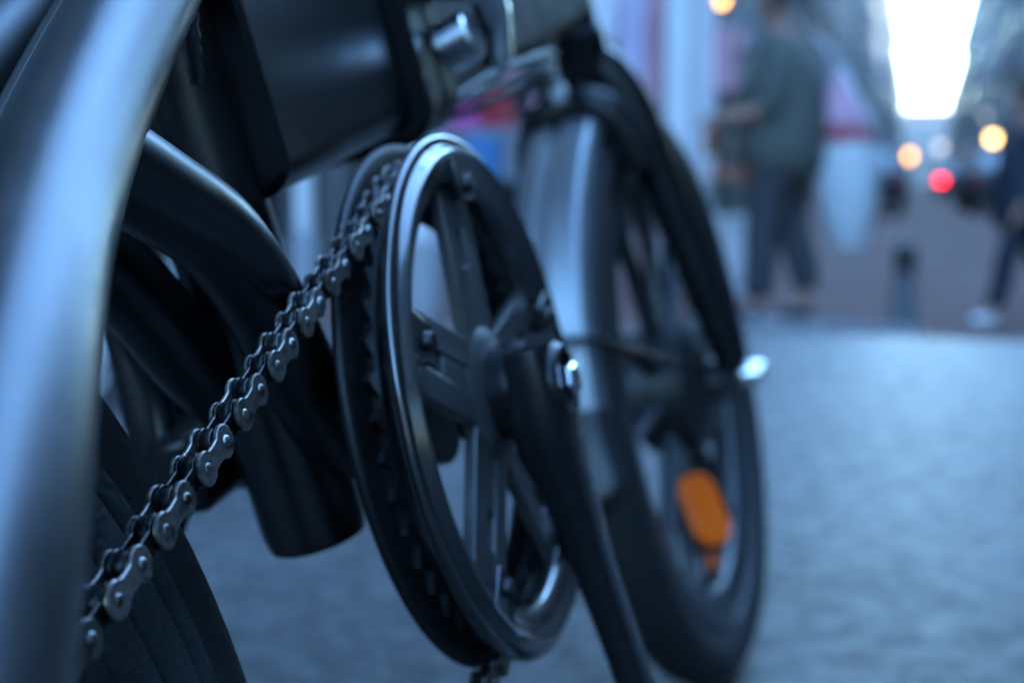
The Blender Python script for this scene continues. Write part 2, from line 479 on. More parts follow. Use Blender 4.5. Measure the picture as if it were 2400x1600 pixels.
# rear stays: big curved upper stays, and curved lower branches to the bottom bracket
STAY = [(-0.0827, -0.0169, 0.5059), (-0.2769, -0.0284, 0.3641), (-0.26, -0.0713, 0.4022), (-0.385, -0.078, 0.262)]
BR = [(-0.200, -0.0315, 0.424), (-0.165, -0.031, 0.4110), (-0.135, -0.030, 0.3990), (-0.110, -0.028, 0.3790), (-0.085, -0.024, 0.3500), (-0.050, -0.018, 0.320)]
for s_ in (1, -1):
    fl = lambda p: (p[0], p[1] * s_, p[2])
    MB().tube(bez([fl(p) for p in STAY], 48), 0.0172, 40).build('rear_stay', PAINT, bike, smooth=60)
    BR2 = BR if s_ > 0 else [(p[0] + 0.004, p[1] * 0.62, p[2] + 0.010) for p in BR]
    MB().tube(smooth_path([fl(p) for p in BR2], 8), 0.0135, 28).build('rear_branch_stay', PAINT_SHADED, bike, smooth=60)
    # dropout plate
    o2 = [(-0.405, 0.275), (-0.376, 0.285), (-0.350, 0.25), (-0.347, 0.212), (-0.366, 0.202), (-0.386, 0.212)]
    MB().prism(o2, s_ * 0.066 * -1 - 0.003, s_ * 0.066 * -1 + 0.003).build('dropout', PAINT, bike, bevel=0.001)
c = Vector((-0.098, -0.0185, 0.496))
weld([(-0.112, -0.029, 0.505), (-0.1165, -0.0315, 0.482), (-0.1185, -0.030, 0.462), (-0.112, -0.024, 0.446)], 0.0022)
# motor cable along the upper right stay
cp = [Vector(p) for p in bez(STAY, 24)]
MB().tube([p + Vector((-0.004, 0.0155, 0.0095)) for p in cp], 0.0023, 10).build('brake_cable', CABLE, bike)

# chainring assembly -------------------------------------------------
CY = -0.0488
ring = empty('chainring', (0, 0, BBZ), bike)
N_T = 44
prof = []
for k in range(N_T * 6):
    a = 2 * math.pi * k / (N_T * 6); ph = k % 6
    r_ = (0.0862, 0.0866, 0.0905, 0.0932, 0.0905, 0.0866)[ph]
    prof.append((r_ * math.cos(a), r_ * math.sin(a)))
g = MB(); n = len(prof); vv = []
for h in (CY - 0.0013, CY + 0.0013):
    vv += [(a, h, b) for a, b in prof]
    vv += [(0.0775 * math.cos(2 * math.pi * k / n), h, 0.0775 * math.sin(2 * math.pi * k / n)) for k in range(n)]
ff = []
for k in range(n):
    k2 = (k + 1) % n
    ff += [(k, k2, n + k2, n + k), (2 * n + k, 3 * n + k, 3 * n + k2, 2 * n + k2), (k, 2 * n + k, 2 * n + k2, k2), (n + k, n + k2, 3 * n + k2, 3 * n + k)]
g.add(vv, ff); g.build('toothed_ring', BLACKP, ring, smooth=40)
# outer guard: two rolled beads with a groove between; inner guard: one bead
g = MB()
og = []
for k in range(9):
    a = R(-60 + 240 * k / 8); og.append((0.0985 + 0.0020 * math.sin(a), -0.0615 - 0.0020 * math.cos(a)))
og = [(0.0905, -0.0600), (0.0970, -0.0590), (0.0993, -0.0594), (0.1002, -0.0612), (0.0998, -0.0628), (0.0985, -0.0636), (0.0968, -0.0634), (0.0957, -0.0632),
      (0.0950, -0.0640), (0.0942, -0.0662), (0.0930, -0.0672), (0.0915, -0.0668), (0.0902, -0.0655), (0.0860, -0.0640), (0.0815, -0.0625), (0.0805, -0.0600), (0.0800, -0.0515), (0.0812, -0.0515), (0.0822, -0.0598)]
g.lathe(og, 'Y', (0, 0, 0), 128); g.build('outer_guard', GLOSS, ring, smooth=50)
g = MB()
ig = [(0.0700, -0.0440), (0.0960, -0.0452), (0.0985, -0.0455), (0.1000, -0.0444), (0.1004, -0.0430), (0.0998, -0.0416), (0.0982, -0.0410), (0.0960, -0.0412), (0.0700, -0.0425)]
g.lathe(ig, 'Y', (0, 0, 0), 128); g.build('inner_guard', GUARD, ring, smooth=50)
# five spider arms with a slot in each, and the screws that hold the guards
def arm_mesh():
    g = MB()
    for s_ in (-1, 1):
        g.prism([(s_ * 0.0165, 0.016), (s_ * 0.0045, 0.016), (s_ * 0.0040, 0.072), (s_ * 0.0150, 0.0800)][::s_], -0.0605, -0.0555)
    g.prism([(-0.0045, 0.016), (0.0045, 0.016), (0.0041, 0.050), (-0.0041, 0.050)], -0.0602, -0.0558)
    g.prism([(-0.0040, 0.064), (0.0040, 0.064), (0.0140, 0.0798), (-0.0140, 0.0798)], -0.0602, -0.0558)
    return g.mesh('spider_arm', SPIDER)
AM = arm_mesh()
tabm = MB().prism([(-0.007, 0.074), (0.007, 0.074), (0.009, 0.0915), (-0.009, 0.0915)], -0.0665, -0.0620).mesh('guard_tab', GLOSS)
scm = MB().lathe([(0.0, -0.0690), (0.0028, -0.0690), (0.0036, -0.0678), (0.0036, -0.0560), (0.0, -0.0560)], 'Y', (0, 0, 0.0800), 14, closed=False).mesh('guard_screw', BLACKP)
for k in range(5):
    a = R(72 * k + 2)
    link('spider_arm', AM, ring, bevel=0.0008, rot=(0, a, 0))
    link('guard_tab', tabm, ring, bevel=0.0008, rot=(0, a, 0))
    link('guard_screw', scm, ring, rot=(0, a, 0))
MB().lathe([(0.012, -0.064), (0.022, -0.063), (0.026, -0.0605), (0.026, -0.054), (0.012, -0.054)], 'Y', n=48).build('spider_hub', SPIDER, ring)

# cranks
def crank(side, ang, label):
    root = empty('crank', (0, 0, BBZ), bike, rot=(0, ang, 0))
    yo = -0.079 if side > 0 else 0.079
    s_ = 1 if side > 0 else -1
    # arm: rounded bar hanging down from the boss
    sec = [(0.017, 0.015, 0.0085, 0), (-0.004, 0.0215, 0.0110, -0.001), (-0.022, 0.0190, 0.0110, -0.001), (-0.045, 0.0140, 0.0088, 0.001), (-0.075, 0.0112, 0.0068, 0.003), (-0.110, 0.0105, 0.0062, 0.006), (-0.145, 0.0110, 0.0062, 0.009), (-0.168, 0.0135, 0.0070, 0.010), (-0.182, 0.0105, 0.0060, 0.010)]
    g = MB(); vv = []; ff = []; n = 24
    for z, w, t, oy in sec:
        for k in range(n):
            a = 2 * math.pi * k / n; c_, s2 = math.cos(a), math.sin(a)
            ex = 0.55
            vv.append((w * math.copysign(abs(c_) ** ex, c_), yo - s_ * oy + t * math.copysign(abs(s2) ** ex, s2), z))
    for i in range(len(sec) - 1):
        for k in range(n): ff.append((i * n + k, i * n + (k + 1) % n, (i + 1) * n + (k + 1) % n, (i + 1) * n + k))
    ff += [tuple(range(n)), tuple((len(sec) - 1) * n + k for k in range(n))]
    g.add(vv, ff); g.build('crank_arm', BLACKP, root, smooth=50)
    g = MB(); g.lathe([(0.0, yo + s_ * 0.030), (0.0185, yo + s_ * 0.030), (0.0185, yo + s_ * 0.010), (0.0175, yo + s_ * 0.002), (0.0165, yo), (0.0155, yo - s_ * 0.009), (0.0135, yo - s_ * 0.0115), (0.0115, yo - s_ * 0.0115), (0.0110, yo - s_ * 0.0085), (0.0, yo - s_ * 0.0085)], 'Y', n=40, closed=False)
    g.build('crank_boss', BLACKP, root)
    g = MB(); g.lathe([(0.0, yo - s_ * 0.0150), (0.0055, yo - s_ * 0.0150), (0.0068, yo - s_ * 0.0138), (0.0068, yo - s_ * 0.008), (0.0, yo - s_ * 0.008)], 'Y', n=6, closed=False)
    g.build('crank_bolt', CHROME, root, smooth=20)
    py = yo - s_ * 0.012
    pr = empty('pedal', (0, 0, -0.170), root) if False else root
    g = MB(); g.tube([(0, py, -0.170), (0, py - s_ * 0.095, -0.170)], 0.006, 14); g.build('pedal_axle', CHROME, root)
    rot = Matrix.Rotation(-ang, 3, 'Y')
    g = MB()
    for zz in (-0.012, 0.012):
        for xx in (-0.042, -0.014, 0.014, 0.042):
            g.box(Vector((0, py - s_ * 0.058, -0.170)) + rot @ Vector((xx, 0, zz)), (0.008, 0.075, 0.006), rot)
    for yy in (0.022, 0.094): g.box(Vector((0, py - s_ * yy, -0.170)), (0.095, 0.007, 0.026), rot)
    g.build('pedal_body', PLAST, root, bevel=0.0015)
    return root
crank(1, R(-9), 'r')
crank(-1, R(171), 'l')

# chain --------------------------------------------------------------
chain = empty('chain', (0, 0, 0), bike)
HX, HZ, RR_, RS = -0.366, 0.229, 0.0890, 0.0326
C1, C2 = Vector((0, BBZ)), Vector((HX, HZ))
D = C2 - C1; L = D.length
base = math.atan2(D.y, D.x)
off = math.acos((RR_ - RS) / L)
aU, aL = base - off, base + off              # tangent angles on both circles
def pol(c, r_, a): return Vector((c.x + r_ * math.cos(a), c.y + r_ * math.sin(a)))
if pol(C1, RR_, aU).y < pol(C1, RR_, aL).y: aU, aL = aL, aU
pU1, pU2, pL1, pL2 = pol(C1, RR_, aU), pol(C2, RS, aU), pol(C1, RR_, aL), pol(C2, RS, aL)
path = []
def arc(c, r_, a0, a1, n):
    return [pol(c, r_, a0 + (a1 - a0) * k / n) for k in range(n + 1)]
nu = 40
for k in range(nu + 1):
    p = pU1.lerp(pU2, k / nu); t = k / nu
    path.append(Vector((p.x, p.y - 0.0003 * 4 * t * (1 - t))))
def norm(a): return a % (2 * math.pi)
# sprocket wraps over the rear side
a0 = norm(aU); a1 = norm(aL)
if a1 < a0: a1 += 2 * math.pi
path += arc(C2, RS, a0, a1, 40)[1:]
for k in range(1, nu + 1):
    p = pL2.lerp(pL1, k / nu); t = k / nu
    path.append(Vector((p.x, p.y - 0.006 * 4 * t * (1 - t))))
b0 = norm(aL); b1 = norm(aU)
if b1 < b0: b1 += 2 * math.pi
path += arc(C1, RR_, b0, b1, 120)[1:]
cum = [0]
for a, b in zip(path, path[1:]): cum.append(cum[-1] + (b - a).length)
tot = cum[-1]
NP = 2 * round(tot / 0.0127 / 2)
pitch = tot / NP
def at_s(s_):
    s_ %= tot
    lo, hi = 0, len(cum) - 1
    while hi - lo > 1:
        m_ = (lo + hi) // 2
        if cum[m_] <= s_: lo = m_
        else: hi = m_
    t = (s_ - cum[lo]) / max(cum[hi] - cum[lo], 1e-9)
    p = path[lo].lerp(path[hi], t)
    y = CY + max(0, -0.04 - p.x) * 0.0385
    return Vector((p.x, y, p.y))
def plate_mesh(name, m, r_, waist, th):
    pts = []
    hp = pitch / 2
    for k in range(13):
        a = R(-140 + 280 * k / 12); pts.append((hp + r_ * math.cos(a), r_ * math.sin(a)))
    pts.append((0, waist))
    for k in range(13):
        a = R(40 + 280 * k / 12); pts.append((-hp + r_ * math.cos(a), r_ * math.sin(a)))
    pts.append((0, -waist))
    g = MB(); n = len(pts)
    inn = [(x * (1 - 0.035), z * 0.90) for x, z in pts]
    vv = [(x, -th / 2, z) for x, z in inn] + [(x, -th / 4, z) for x, z in pts] + [(x, th / 4, z) for x, z in pts] + [(x, th / 2, z) for x, z in inn]
    ff = [tuple(range(n)), tuple(range(4 * n - 1, 3 * n - 1, -1))]
    for j in range(3):
        ff += [(j * n + i, j * n + (i + 1) % n, (j + 1) * n + (i + 1) % n, (j + 1) * n + i) for i in range(n)]
    g.add(vv, ff)
    return g.mesh(name, m, smooth=28)
OUT_M = plate_mesh('outer_plate', STEEL, 0.00465, 0.0028, 0.0013)
IN_M = plate_mesh('inner_plate', STEELD, 0.0045, 0.0029, 0.0012)
PIN_M = MB().lathe([(0.0, -0.0053), (0.0007, -0.0052), (0.0013, -0.0049), (0.0017, -0.0044), (0.0018, -0.0038), (0.0018, 0.0044), (0.0013, 0.0049), (0.0, 0.0052)], 'Y', n=16, closed=False).mesh('chain_pin', PIN, smooth=60)
ROL_M = MB().lathe([(0.0020, -0.0017), (0.0036, -0.0017), (0.0039, -0.0014), (0.0039, 0.0014), (0.0036, 0.0017), (0.0020, 0.0017)], 'Y', n=18).mesh('chain_roller', STEELD, smooth=50)
s0 = 0.0104
for k in range(NP):
    a, b = at_s(s0 + k * pitch), at_s(s0 + (k + 1) * pitch)
    mid = (a + b) / 2; d = b - a
    ry = -math.atan2(d.z, d.x) + random.uniform(-0.012, 0.012)
    rz = math.atan2(d.y, math.hypot(d.x, d.z)) * (1 if d.x > 0 else 1)
    outer = k % 2 == 0
    for s_ in (-1, 1):
        yy = (0.0037 if outer else 0.00235) * s_
        link('outer_plate' if outer else 'inner_plate', OUT_M if outer else IN_M, chain, loc=mid + Vector((0, yy, 0)), rot=(0, ry, 0))
    link('chain_pin', PIN_M, chain, loc=a)
    link('chain_roller', ROL_M, chain, loc=a)

# wheels ---------------------------------------------------------------
def make_wheel(parent, c, Rw, rt, rot, rim_mat, motor, nsp=5, front=True, tyre_mat=None):
    root = empty('wheel', c, parent, rot=rot)
    tp = []
    rc = Rw - rt
    for k in range(28):
        a = 2 * math.pi * k / 28
        ca_, sa_ = math.cos(a), math.sin(a)
        rr = rt * (1.0 if ca_ > 0 else 0.92)
        y = rr * sa_
        x = rc + rr * ca_
        if 0.2 < ca_ and k % 2 == 0: x -= 0.0012; y *= 0.975     # tread rows
        tp.append((x, y))
    MB().lathe(tp, 'Y', n=96).build('tyre', tyre_mat or RUBBER, root, smooth=40)
    r1 = Rw - 2 * rt + 0.006
    rp_ = [(r1, -0.019), (r1 + 0.002, -0.0165), (r1 - 0.006, -0.0150), (r1 - 0.014, -0.0165), (r1 - 0.024, -0.0145), (r1 - 0.030, -0.0085), (r1 - 0.031, 0.0), (r1 - 0.030, 0.0085), (r1 - 0.024, 0.0145), (r1 - 0.014, 0.0165), (r1 - 0.006, 0.0150), (r1 + 0.002, 0.0165), (r1, 0.019), (r1 - 0.003, 0.0)]
    if not front:
        rp_ = [(0.197, -0.0195), (0.1965, -0.0238), (0.1900, -0.0242), (0.1890, -0.0236), (0.1880, -0.0242), (0.1760, -0.0240), (0.1750, -0.0232), (0.1740, -0.0239), (0.1610, -0.0232), (0.1600, -0.0224), (0.1590, -0.0230), (0.1480, -0.0200), (0.1440, -0.010)]
        rp_ = rp_ + [(a, -b) for a, b in rp_[::-1]]
    MB().lathe(rp_, 'Y', n=96).build('rim', rim_mat, root, smooth=50)
    hr = 0.052 if motor else 0.03
    MB().lathe([(0.0, -0.046), (0.013, -0.046), (0.018, -0.036), (hr * 0.75, -0.030), (hr, -0.022), (hr, 0.022), (hr * 0.75, 0.030), (0.018, 0.036), (0.013, 0.046), (0.0, 0.046)], 'Y', n=48, closed=False).build('hub', PLAST, root)
    g = MB(); w0_, w1_ = 0.0050, 0.0038
    rin, rout = hr * 0.9, r1 - 0.026
    sec = [(rin, w0_ * 1.4, 0.010), (rin + 0.02, w0_, 0.008), (rout - 0.015, w1_, 0.007), (rout, w1_ * 1.8, 0.010)]
    vv = []; ff = []
    for r_, w, t in sec:
        for k in range(10):
            a = 2 * math.pi * k / 10; vv.append((r_, t * math.sin(a), w * math.cos(a)))
    for i in range(3):
        for k in range(10): ff.append((i * 10 + k, i * 10 + (k + 1) % 10, (i + 1) * 10 + (k + 1) % 10, (i + 1) * 10 + k))
    ff += [tuple(range(10)), tuple(30 + k for k in range(10))]
    sm = g.add(vv, ff).mesh('spoke', rim_mat, smooth=60)
    return root, sm, r1
fw_c = (0.655, 0.0, 0.2465)
fw, spm, r1 = make_wheel(bike, fw_c, 0.2445, 0.0250, (R(0.8), 0, R(-3.8)), RIMM, True)
for a in (84, 116, 156, 188, 228, 252, 276, 308, 348, 20, 52):
    link('spoke', spm, fw, rot=(0, R(-a), 0))
# amber spoke reflector and its clip
ref = MB()
ref.prism(rrect(0.060, 0.040, 0.0165), -0.004, 0.004)
rfl = ref.build('reflector', AMBER, fw, bevel=0.0015, loc=(-0.050, -0.020, -0.096), rot=(Matrix.Rotation(R(-20), 3, 'X') @ Matrix.Rotation(R(-28), 3, 'Z') @ Matrix.Rotation(R(102), 3, 'Y')).to_euler())
MB().prism(rrect(0.066, 0.046, 0.019), 0.0005, 0.0055).build('reflector_rim', PLAST, rfl, bevel=0.001)
MB().box((0, 0, 0), (0.010, 0.010, 0.026)).build('reflector_clip', AMBER, fw, bevel=0.002, loc=(-0.030, -0.015, -0.136), rot=(0, R(12), 0))
MB().tube([(-0.018, -0.012, -0.128), (-0.021, -0.012, -0.150)], 0.003, 10).build('valve', CHROME, fw)

rw_c = (HX, 0.0, HZ)
rw, spm2, _ = make_wheel(bike, rw_c, 0.2295, 0.0205, None, DUSTY, True, front=False)
for k in range(11): link('spoke', spm2, rw, rot=(0, R(k * 360 / 11 + 8), 0))
MB().lathe([(0.012, -0.0415), (0.0295, -0.0415), (0.0325, -0.0405), (0.0295, -0.0390), (0.012, -0.0390)], 'Y', n=42).build('sprocket', STEELD, rw)
for yy in (-0.072, 0.072):
    MB().tube([(HX, yy - 0.006, HZ), (HX, yy + 0.006, HZ)], 0.009, 6).build('axle_nut', CHROME, bike, smooth=20)

# front fork, head tube, bridge, mudguard ------------------------------
fk = [(0.5637, -0.004, 0.512), (0.5690, -0.016, 0.5015), (0.5755, -0.0255, 0.482), (0.584, -0.0315, 0.4563), (0.5928, -0.0348, 0.4289), (0.6028, -0.0383, 0.3975), (0.6131, -0.0425, 0.3655), (0.6236, -0.0468, 0.3325), (0.633, -0.0505, 0.3031), (0.6487, -0.0555, 0.258)]
nf = (len(fk) - 1) * 6 + 1
for s_ in (1, -1):
    pts = smooth_path([(p[0], p[1] * s_, p[2]) for p in fk], 6)
    MB().tube(pts, [0.0195 - 0.0055 * k / (nf - 1) for k in range(nf)], 32).build('fork_leg', PAINT_SHADED, bike, smooth=60)
    MB().prism([(0.637, 0.272), (0.659, 0.266), (0.668, 0.246), (0.660, 0.228), (0.645, 0.232), (0.640, 0.25)], -s_ * 0.0555 - 0.0035, -s_ * 0.0555 + 0.0035).build('fork_end', PAINT, bike, bevel=0.001)
    g = MB(); g.lathe([(0.0, -0.0125), (0.006, -0.012), (0.0085, -0.008), (0.0095, 0.004), (0.012, 0.004), (0.012, 0.007), (0.0, 0.007)], 'Y', n=20, closed=False)
    g.build('axle_nut', CHROME, bike, loc=(0.655, -s_ * 0.0675, 0.2465), rot=(0, 0, 0 if s_ > 0 else math.pi))
MB().tube([(0.555, 0, 0.538), (0.512, 0, 0.672)], 0.0215, 32).build('head_tube', PAINT_SHADED, bike)
MB().tube([(0.5660, 0, 0.502), (0.555, 0, 0.538)], [0.024, 0.0235], 32).build('fork_crown', BLACKP, bike, bevel=0.002)
MB().tube([(0.512, 0, 0.672), (0.440, 0, 0.93)], 0.017, 24).build('handlebar_stem', BLACKP, bike)
MB().tube(smooth_path([(0.40, -0.28, 0.955), (0.43, -0.12, 0.955), (0.440, 0, 0.935), (0.43, 0.12, 0.955), (0.40, 0.28, 0.955)], 6), 0.0115, 16).build('handlebar', BLACKP, bike)
for s_ in (-1, 1): MB().tube([(0.412, s_ * 0.20, 0.956), (0.397, s_ * 0.295, 0.956)], 0.0155, 16).build('grip', RUBBER, bike)
# dark bridge over the mudguard with its bolt and a lamp bracket
bridge = []
for k in range(13):
    a = R(180 * k / 12)
    bridge.append((0.552 - 0.014 * math.sin(a), 0.008 - 0.038 * math.cos(a), 0.427 + 0.052 * math.sin(a)))
br = MB().tube(bridge, 0.0150, 14, sx=1.2).build('mudguard_bridge', BLACKP, bike)
MB().tube([(0.540, 0.012, 0.494), (0.522, 0.012, 0.490)], 0.008, 14).build('bridge_bolt', CHROME, br, bevel=0.002)
MB().box((0.540, -0.018, 0.468), (0.024, 0.024, 0.026)).build('bridge_clamp', BLACKP, br, bevel=0.006)

# mudguard: curved sheet with a raised rib, flaring into a flap
def guard_sheet(d0, d1, nA, flare, lift, name, m, par, **kw):
    mg = MB(); vv = []; ff = []; Rm, nB = 0.2585 + lift, 40
    for i in range(nA + 1):
        t = i / nA
        a = R(d0 + (d1 - d0) * t)
        hw = 0.0305 + flare * t ** 1.4
        if flare and t > 0.85: hw *= 1 - 0.30 * ((t - 0.85) / 0.15) ** 2
        for j in range(nB + 1):
            u = -1 + 2 * j / nB
            rr = Rm - 0.0045 * u * u - 0.010 * max(0, abs(u) - 0.72) ** 2 / 0.0784 - 0.0065 * math.exp(-((u - 0.12) / 0.085) ** 2) * (0 if flare else 1) + (0.016 * t * t if flare else 0)
            vv.append((rr * math.cos(a), hw * u, rr * math.sin(a)))
    m_ = nB + 1
    for i in range(nA):
        for j in range(nB): ff.append((i * m_ + j, i * m_ + j + 1, (i + 1) * m_ + j + 1, (i + 1) * m_ + j))
    mg.add(vv, ff)
    o = mg.build(name, m, par, smooth=60, **kw)
    so = o.modifiers.new('thickness', 'SOLIDIFY'); so.thickness = 0.0022; so.offset = -1
    return o
mgo = guard_sheet(97, 178, 44, 0, 0, 'mudguard', MUDG, bike, loc=(fw_c[0], fw_c[1] + 0.003, fw_c[2]), rot=(R(0), 0, R(-5.5)))
guard_sheet(175, 188, 14, 0.010, 0.0026, 'mud_flap', PLAST, mgo)
MB().tube(smooth_path([(-0.010, 0.050, 0.012), (-0.14, 0.044, 0.036), (-0.240, 0.036, 0.064), (-0.2605, 0.022, 0.070), (-0.2640, 0.0, 0.071), (-0.2605, -0.022, 0.070), (-0.240, -0.036, 0.064), (-0.14, -0.044, 0.036), (-0.010, -0.050, 0.012)], 6), 0.0030, 10).build('mudguard_stay', BLACKP, mgo)

# cables looping from the hinge to the head tube
cabs = [((0.110, -0.030, 0.444), (0.180, -0.033, 0.462), (0.265, -0.033, 0.479), (0.350, -0.028, 0.494), (0.43, -0.012, 0.503), (0.50, 0.010, 0.512)),
        ((0.110, -0.026, 0.442), (0.185, -0.026, 0.456), (0.270, -0.026, 0.472), (0.365, -0.024, 0.489), (0.44, -0.008, 0.498), (0.51, 0.012, 0.505)),
        ((0.110, -0.020, 0.441), (0.200, -0.020, 0.458), (0.280, -0.022, 0.482), (0.350, -0.024, 0.503), (0.42, -0.016, 0.512), (0.49, 0.008, 0.520)),
        ((0.110, -0.012, 0.438), (0.210, -0.012, 0.452), (0.300, -0.016, 0.470), (0.390, -0.018, 0.486), (0.46, -0.004, 0.494), (0.52, 0.014, 0.498))]
for c in cabs: MB().tube(smooth_path([(p[0], p[1], p[2] + 0.008 * max(0, 1 - p[0] / 0.42)) for p in c], 10), 0.0021, 10).build('cable', CABLE, bike)

# kickstand on the left
ks = empty('kickstand', (0, 0, 0), bike)
MB().box((-0.022, 0.046, 0.326), (0.072, 0.020, 0.030), Matrix.Rotation(R(-8), 3, 'Y')).build('stand_bracket', BLACKP, ks, bevel=0.004)
MB().tube(smooth_path([(-0.056, 0.058, 0.405), (-0.046, 0.060, 0.378), (-0.034, 0.060, 0.352), (-0.038, 0.060, 0.322)], 6), 0.0052, 12).build('stand_arm', BLACKP, ks)
MB().tube([(-0.030, 0.060, 0.386), (-0.002, 0.060, 0.344)], 0.0030, 10).build('stand_spring', CABLE, ks)
MB().tube(smooth_path([(-0.046, 0.052, 0.320), (-0.056, 0.070, 0.280), (-0.085, 0.132, 0.12), (-0.092, 0.152, 0.040)], 6), 0.0085, 16).build('stand_leg', BLACKP, ks)
MB().box((-0.092, 0.153, 0.0385), (0.034, 0.024, 0.010), Matrix.Rotation(LEAN, 3, 'X')).build('stand_foot', RUBBER, ks, bevel=0.003)
#@@REST
# ------------------------------------------------------------------ second parked bicycle, left of the first
b2 = empty('parked_bicycle', (0.62, 0.98, 0), rot=(-R(7), 0, R(4)))
tag(b2, 'black upright bicycle parked beyond the folding bicycle, seen through its frame', 'bicycle', 'parked bicycles')
def thin_wheel(parent, c, Rw, rt):
    root = empty('wheel', c, parent)
    MB().lathe([(Rw - rt + rt * math.cos(2 * math.pi * k / 14), rt * math.sin(2 * math.pi * k / 14)) for k in range(14)], 'Y', n=64).build('tyre', RUBBER, root, smooth=60)
    MB().lathe([(Rw - 2 * rt + 0.004, -0.012), (Rw - 2 * rt - 0.012, -0.009), (Rw - 2 * rt - 0.014, 0), (Rw - 2 * rt - 0.012, 0.009), (Rw - 2 * rt + 0.004, 0.012)], 'Y', n=64).build('rim', CHROME, root)
    MB().lathe([(0, -0.045), (0.012, -0.045), (0.02, -0.03), (0.014, 0), (0.02, 0.03), (0.012, 0.045), (0, 0.045)], 'Y', n=24, closed=False).build('hub', CHROME, root)
    sm = MB().tube([(0.016, 0.022, 0), (Rw - 2 * rt - 0.008, 0, 0)], 0.0011, 6).mesh('spoke', CHROME)
    for k in range(28): link('spoke', sm, root, rot=(R(180) if k % 2 else 0, R(k * 360 / 28), 0))
thin_wheel(b2, (-0.50, 0, 0.345), 0.345, 0.021)
thin_wheel(b2, (0.58, 0, 0.345), 0.345, 0.021)
DKP = mat('dark_enamel', (0.02, 0.025, 0.035), 0.25, coat=0.4)
for nm, a, b, r_ in [('seat_tube', (-0.02, 0, 0.29), (-0.16, 0, 0.80), 0.0155), ('down_tube', (0, 0, 0.30), (0.42, 0, 0.72), 0.018), ('top_tube', (-0.12, 0, 0.66), (0.40, 0, 0.80), 0.015), ('head_tube', (0.43, 0, 0.70), (0.39, 0, 0.86), 0.019)]:
    MB().tube([a, b], r_, 20).build(nm, DKP, b2)
for s_ in (-1, 1):
    MB().tube([(0, s_ * 0.03, 0.30), (-0.5, s_ * 0.06, 0.345)], 0.010, 14).build('chain_stay', DKP, b2)
    MB().tube([(-0.13, s_ * 0.02, 0.70), (-0.5, s_ * 0.06, 0.345)], 0.009, 14).build('seat_stay', DKP, b2)
    MB().tube(smooth_path([(0.435, s_ * 0.03, 0.69), (0.50, s_ * 0.045, 0.50), (0.58, s_ * 0.055, 0.345)], 6), 0.012, 14).build('fork_leg', DKP, b2)
    MB().tube(smooth_path([(0.36, 0, 1.0), (0.36, s_ * 0.10, 1.03), (0.30, s_ * 0.26, 1.02), (0.18, s_ * 0.30, 0.99)], 5), 0.011, 12).build('handlebar', CHROME, b2)
    MB().tube([(0, s_ * 0.06, 0.30), (0.03 * s_, s_ * 0.085, 0.30 - s_ * 0.16)], 0.010, 12).build('crank_arm', CHROME, b2)
    MB().box((0.03 * s_, s_ * 0.13, 0.30 - s_ * 0.165), (0.09, 0.08, 0.025)).build('pedal', PLAST, b2, bevel=0.004)
MB().tube([(0.43, 0, 0.71), (0.355, 0, 1.0)], 0.0125, 14).build('stem', CHROME, b2)
MB().tube([(-0.16, 0, 0.80), (-0.185, 0, 0.90)], 0.013, 14).build('seat_post', CHROME, b2)
g = MB(); vv = []; ff = []
for x, w, z in sp:
    for k in range(12):
        a = 2 * math.pi * k / 12; vv.append((-0.19 + x, w * 1.1 * math.cos(a), 0.925 + z + 0.024 * math.sin(a)))
for i in range(5):
    for k in range(12): ff.append((i * 12 + k, i * 12 + (k + 1) % 12, (i + 1) * 12 + (k + 1) % 12, (i + 1) * 12 + k))
ff += [tuple(range(12)), tuple(60 + k for k in range(12))]
g.add(vv, ff).build('saddle', SADDLE, b2, smooth=70)
MB().lathe([(0.359, -0.024), (0.366, 0), (0.359, 0.024), (0.357, 0.022), (0.363, 0), (0.357, -0.022)], 'Y', (-0.5, 0, 0.345), 48, a0=R(20), a1=R(195)).build('mudguard', DKP, b2)
MB().box((-0.17, -0.045, 0.33), (0.52, 0.03, 0.16)).build('chain_case', DKP, b2, bevel=0.012)
MB().tube([(0, 0.04, 0.30), (-0.06, 0.135, 0.018)], 0.008, 12).build('kickstand', CHROME, b2)

# ------------------------------------------------------------------ houses
WALLS = [mat('brown_brick', (0.08, 0.055, 0.048), 0.8, noise=0.2, nscale=3), mat('grey_render', (0.12, 0.123, 0.13), 0.8, noise=0.15, nscale=2),
         mat('dark_brick', (0.05, 0.04, 0.04), 0.8, noise=0.2, nscale=3), mat('pale_render', (0.20, 0.20, 0.20), 0.75, noise=0.12, nscale=2), mat('red_brick', (0.16, 0.075, 0.06), 0.8, noise=0.2, nscale=3)]
def brickify(m, c):
    nt = m.node_tree; b = nt.nodes['Principled BSDF']
    tc = nt.nodes.new('ShaderNodeTexCoord'); sep = nt.nodes.new('ShaderNodeSeparateXYZ'); cb = nt.nodes.new('ShaderNodeCombineXYZ')
    nt.links.new(tc.outputs['Object'], sep.inputs[0]); nt.links.new(sep.outputs['X'], cb.inputs['X']); nt.links.new(sep.outputs['Z'], cb.inputs['Y'])
    bt = nt.nodes.new('ShaderNodeTexBrick'); bt.inputs['Scale'].default_value = 4.5; bt.inputs['Mortar Size'].default_value = 0.018
    bt.inputs['Color1'].default_value = (*c, 1); bt.inputs['Color2'].default_value = (*[x * 0.7 for x in c], 1); bt.inputs['Mortar'].default_value = (0.14, 0.135, 0.13, 1)
    nt.links.new(cb.outputs[0], bt.inputs['Vector']); nt.links.new(bt.outputs[0], b.inputs['Base Color'])
for m, c in ((WALLS[0], (0.08, 0.055, 0.048)), (WALLS[2], (0.05, 0.04, 0.04)), (WALLS[4], (0.11, 0.052, 0.042))): brickify(m, c)
FRAME = mat('white_window_paint', (0.24, 0.245, 0.25), 0.5)
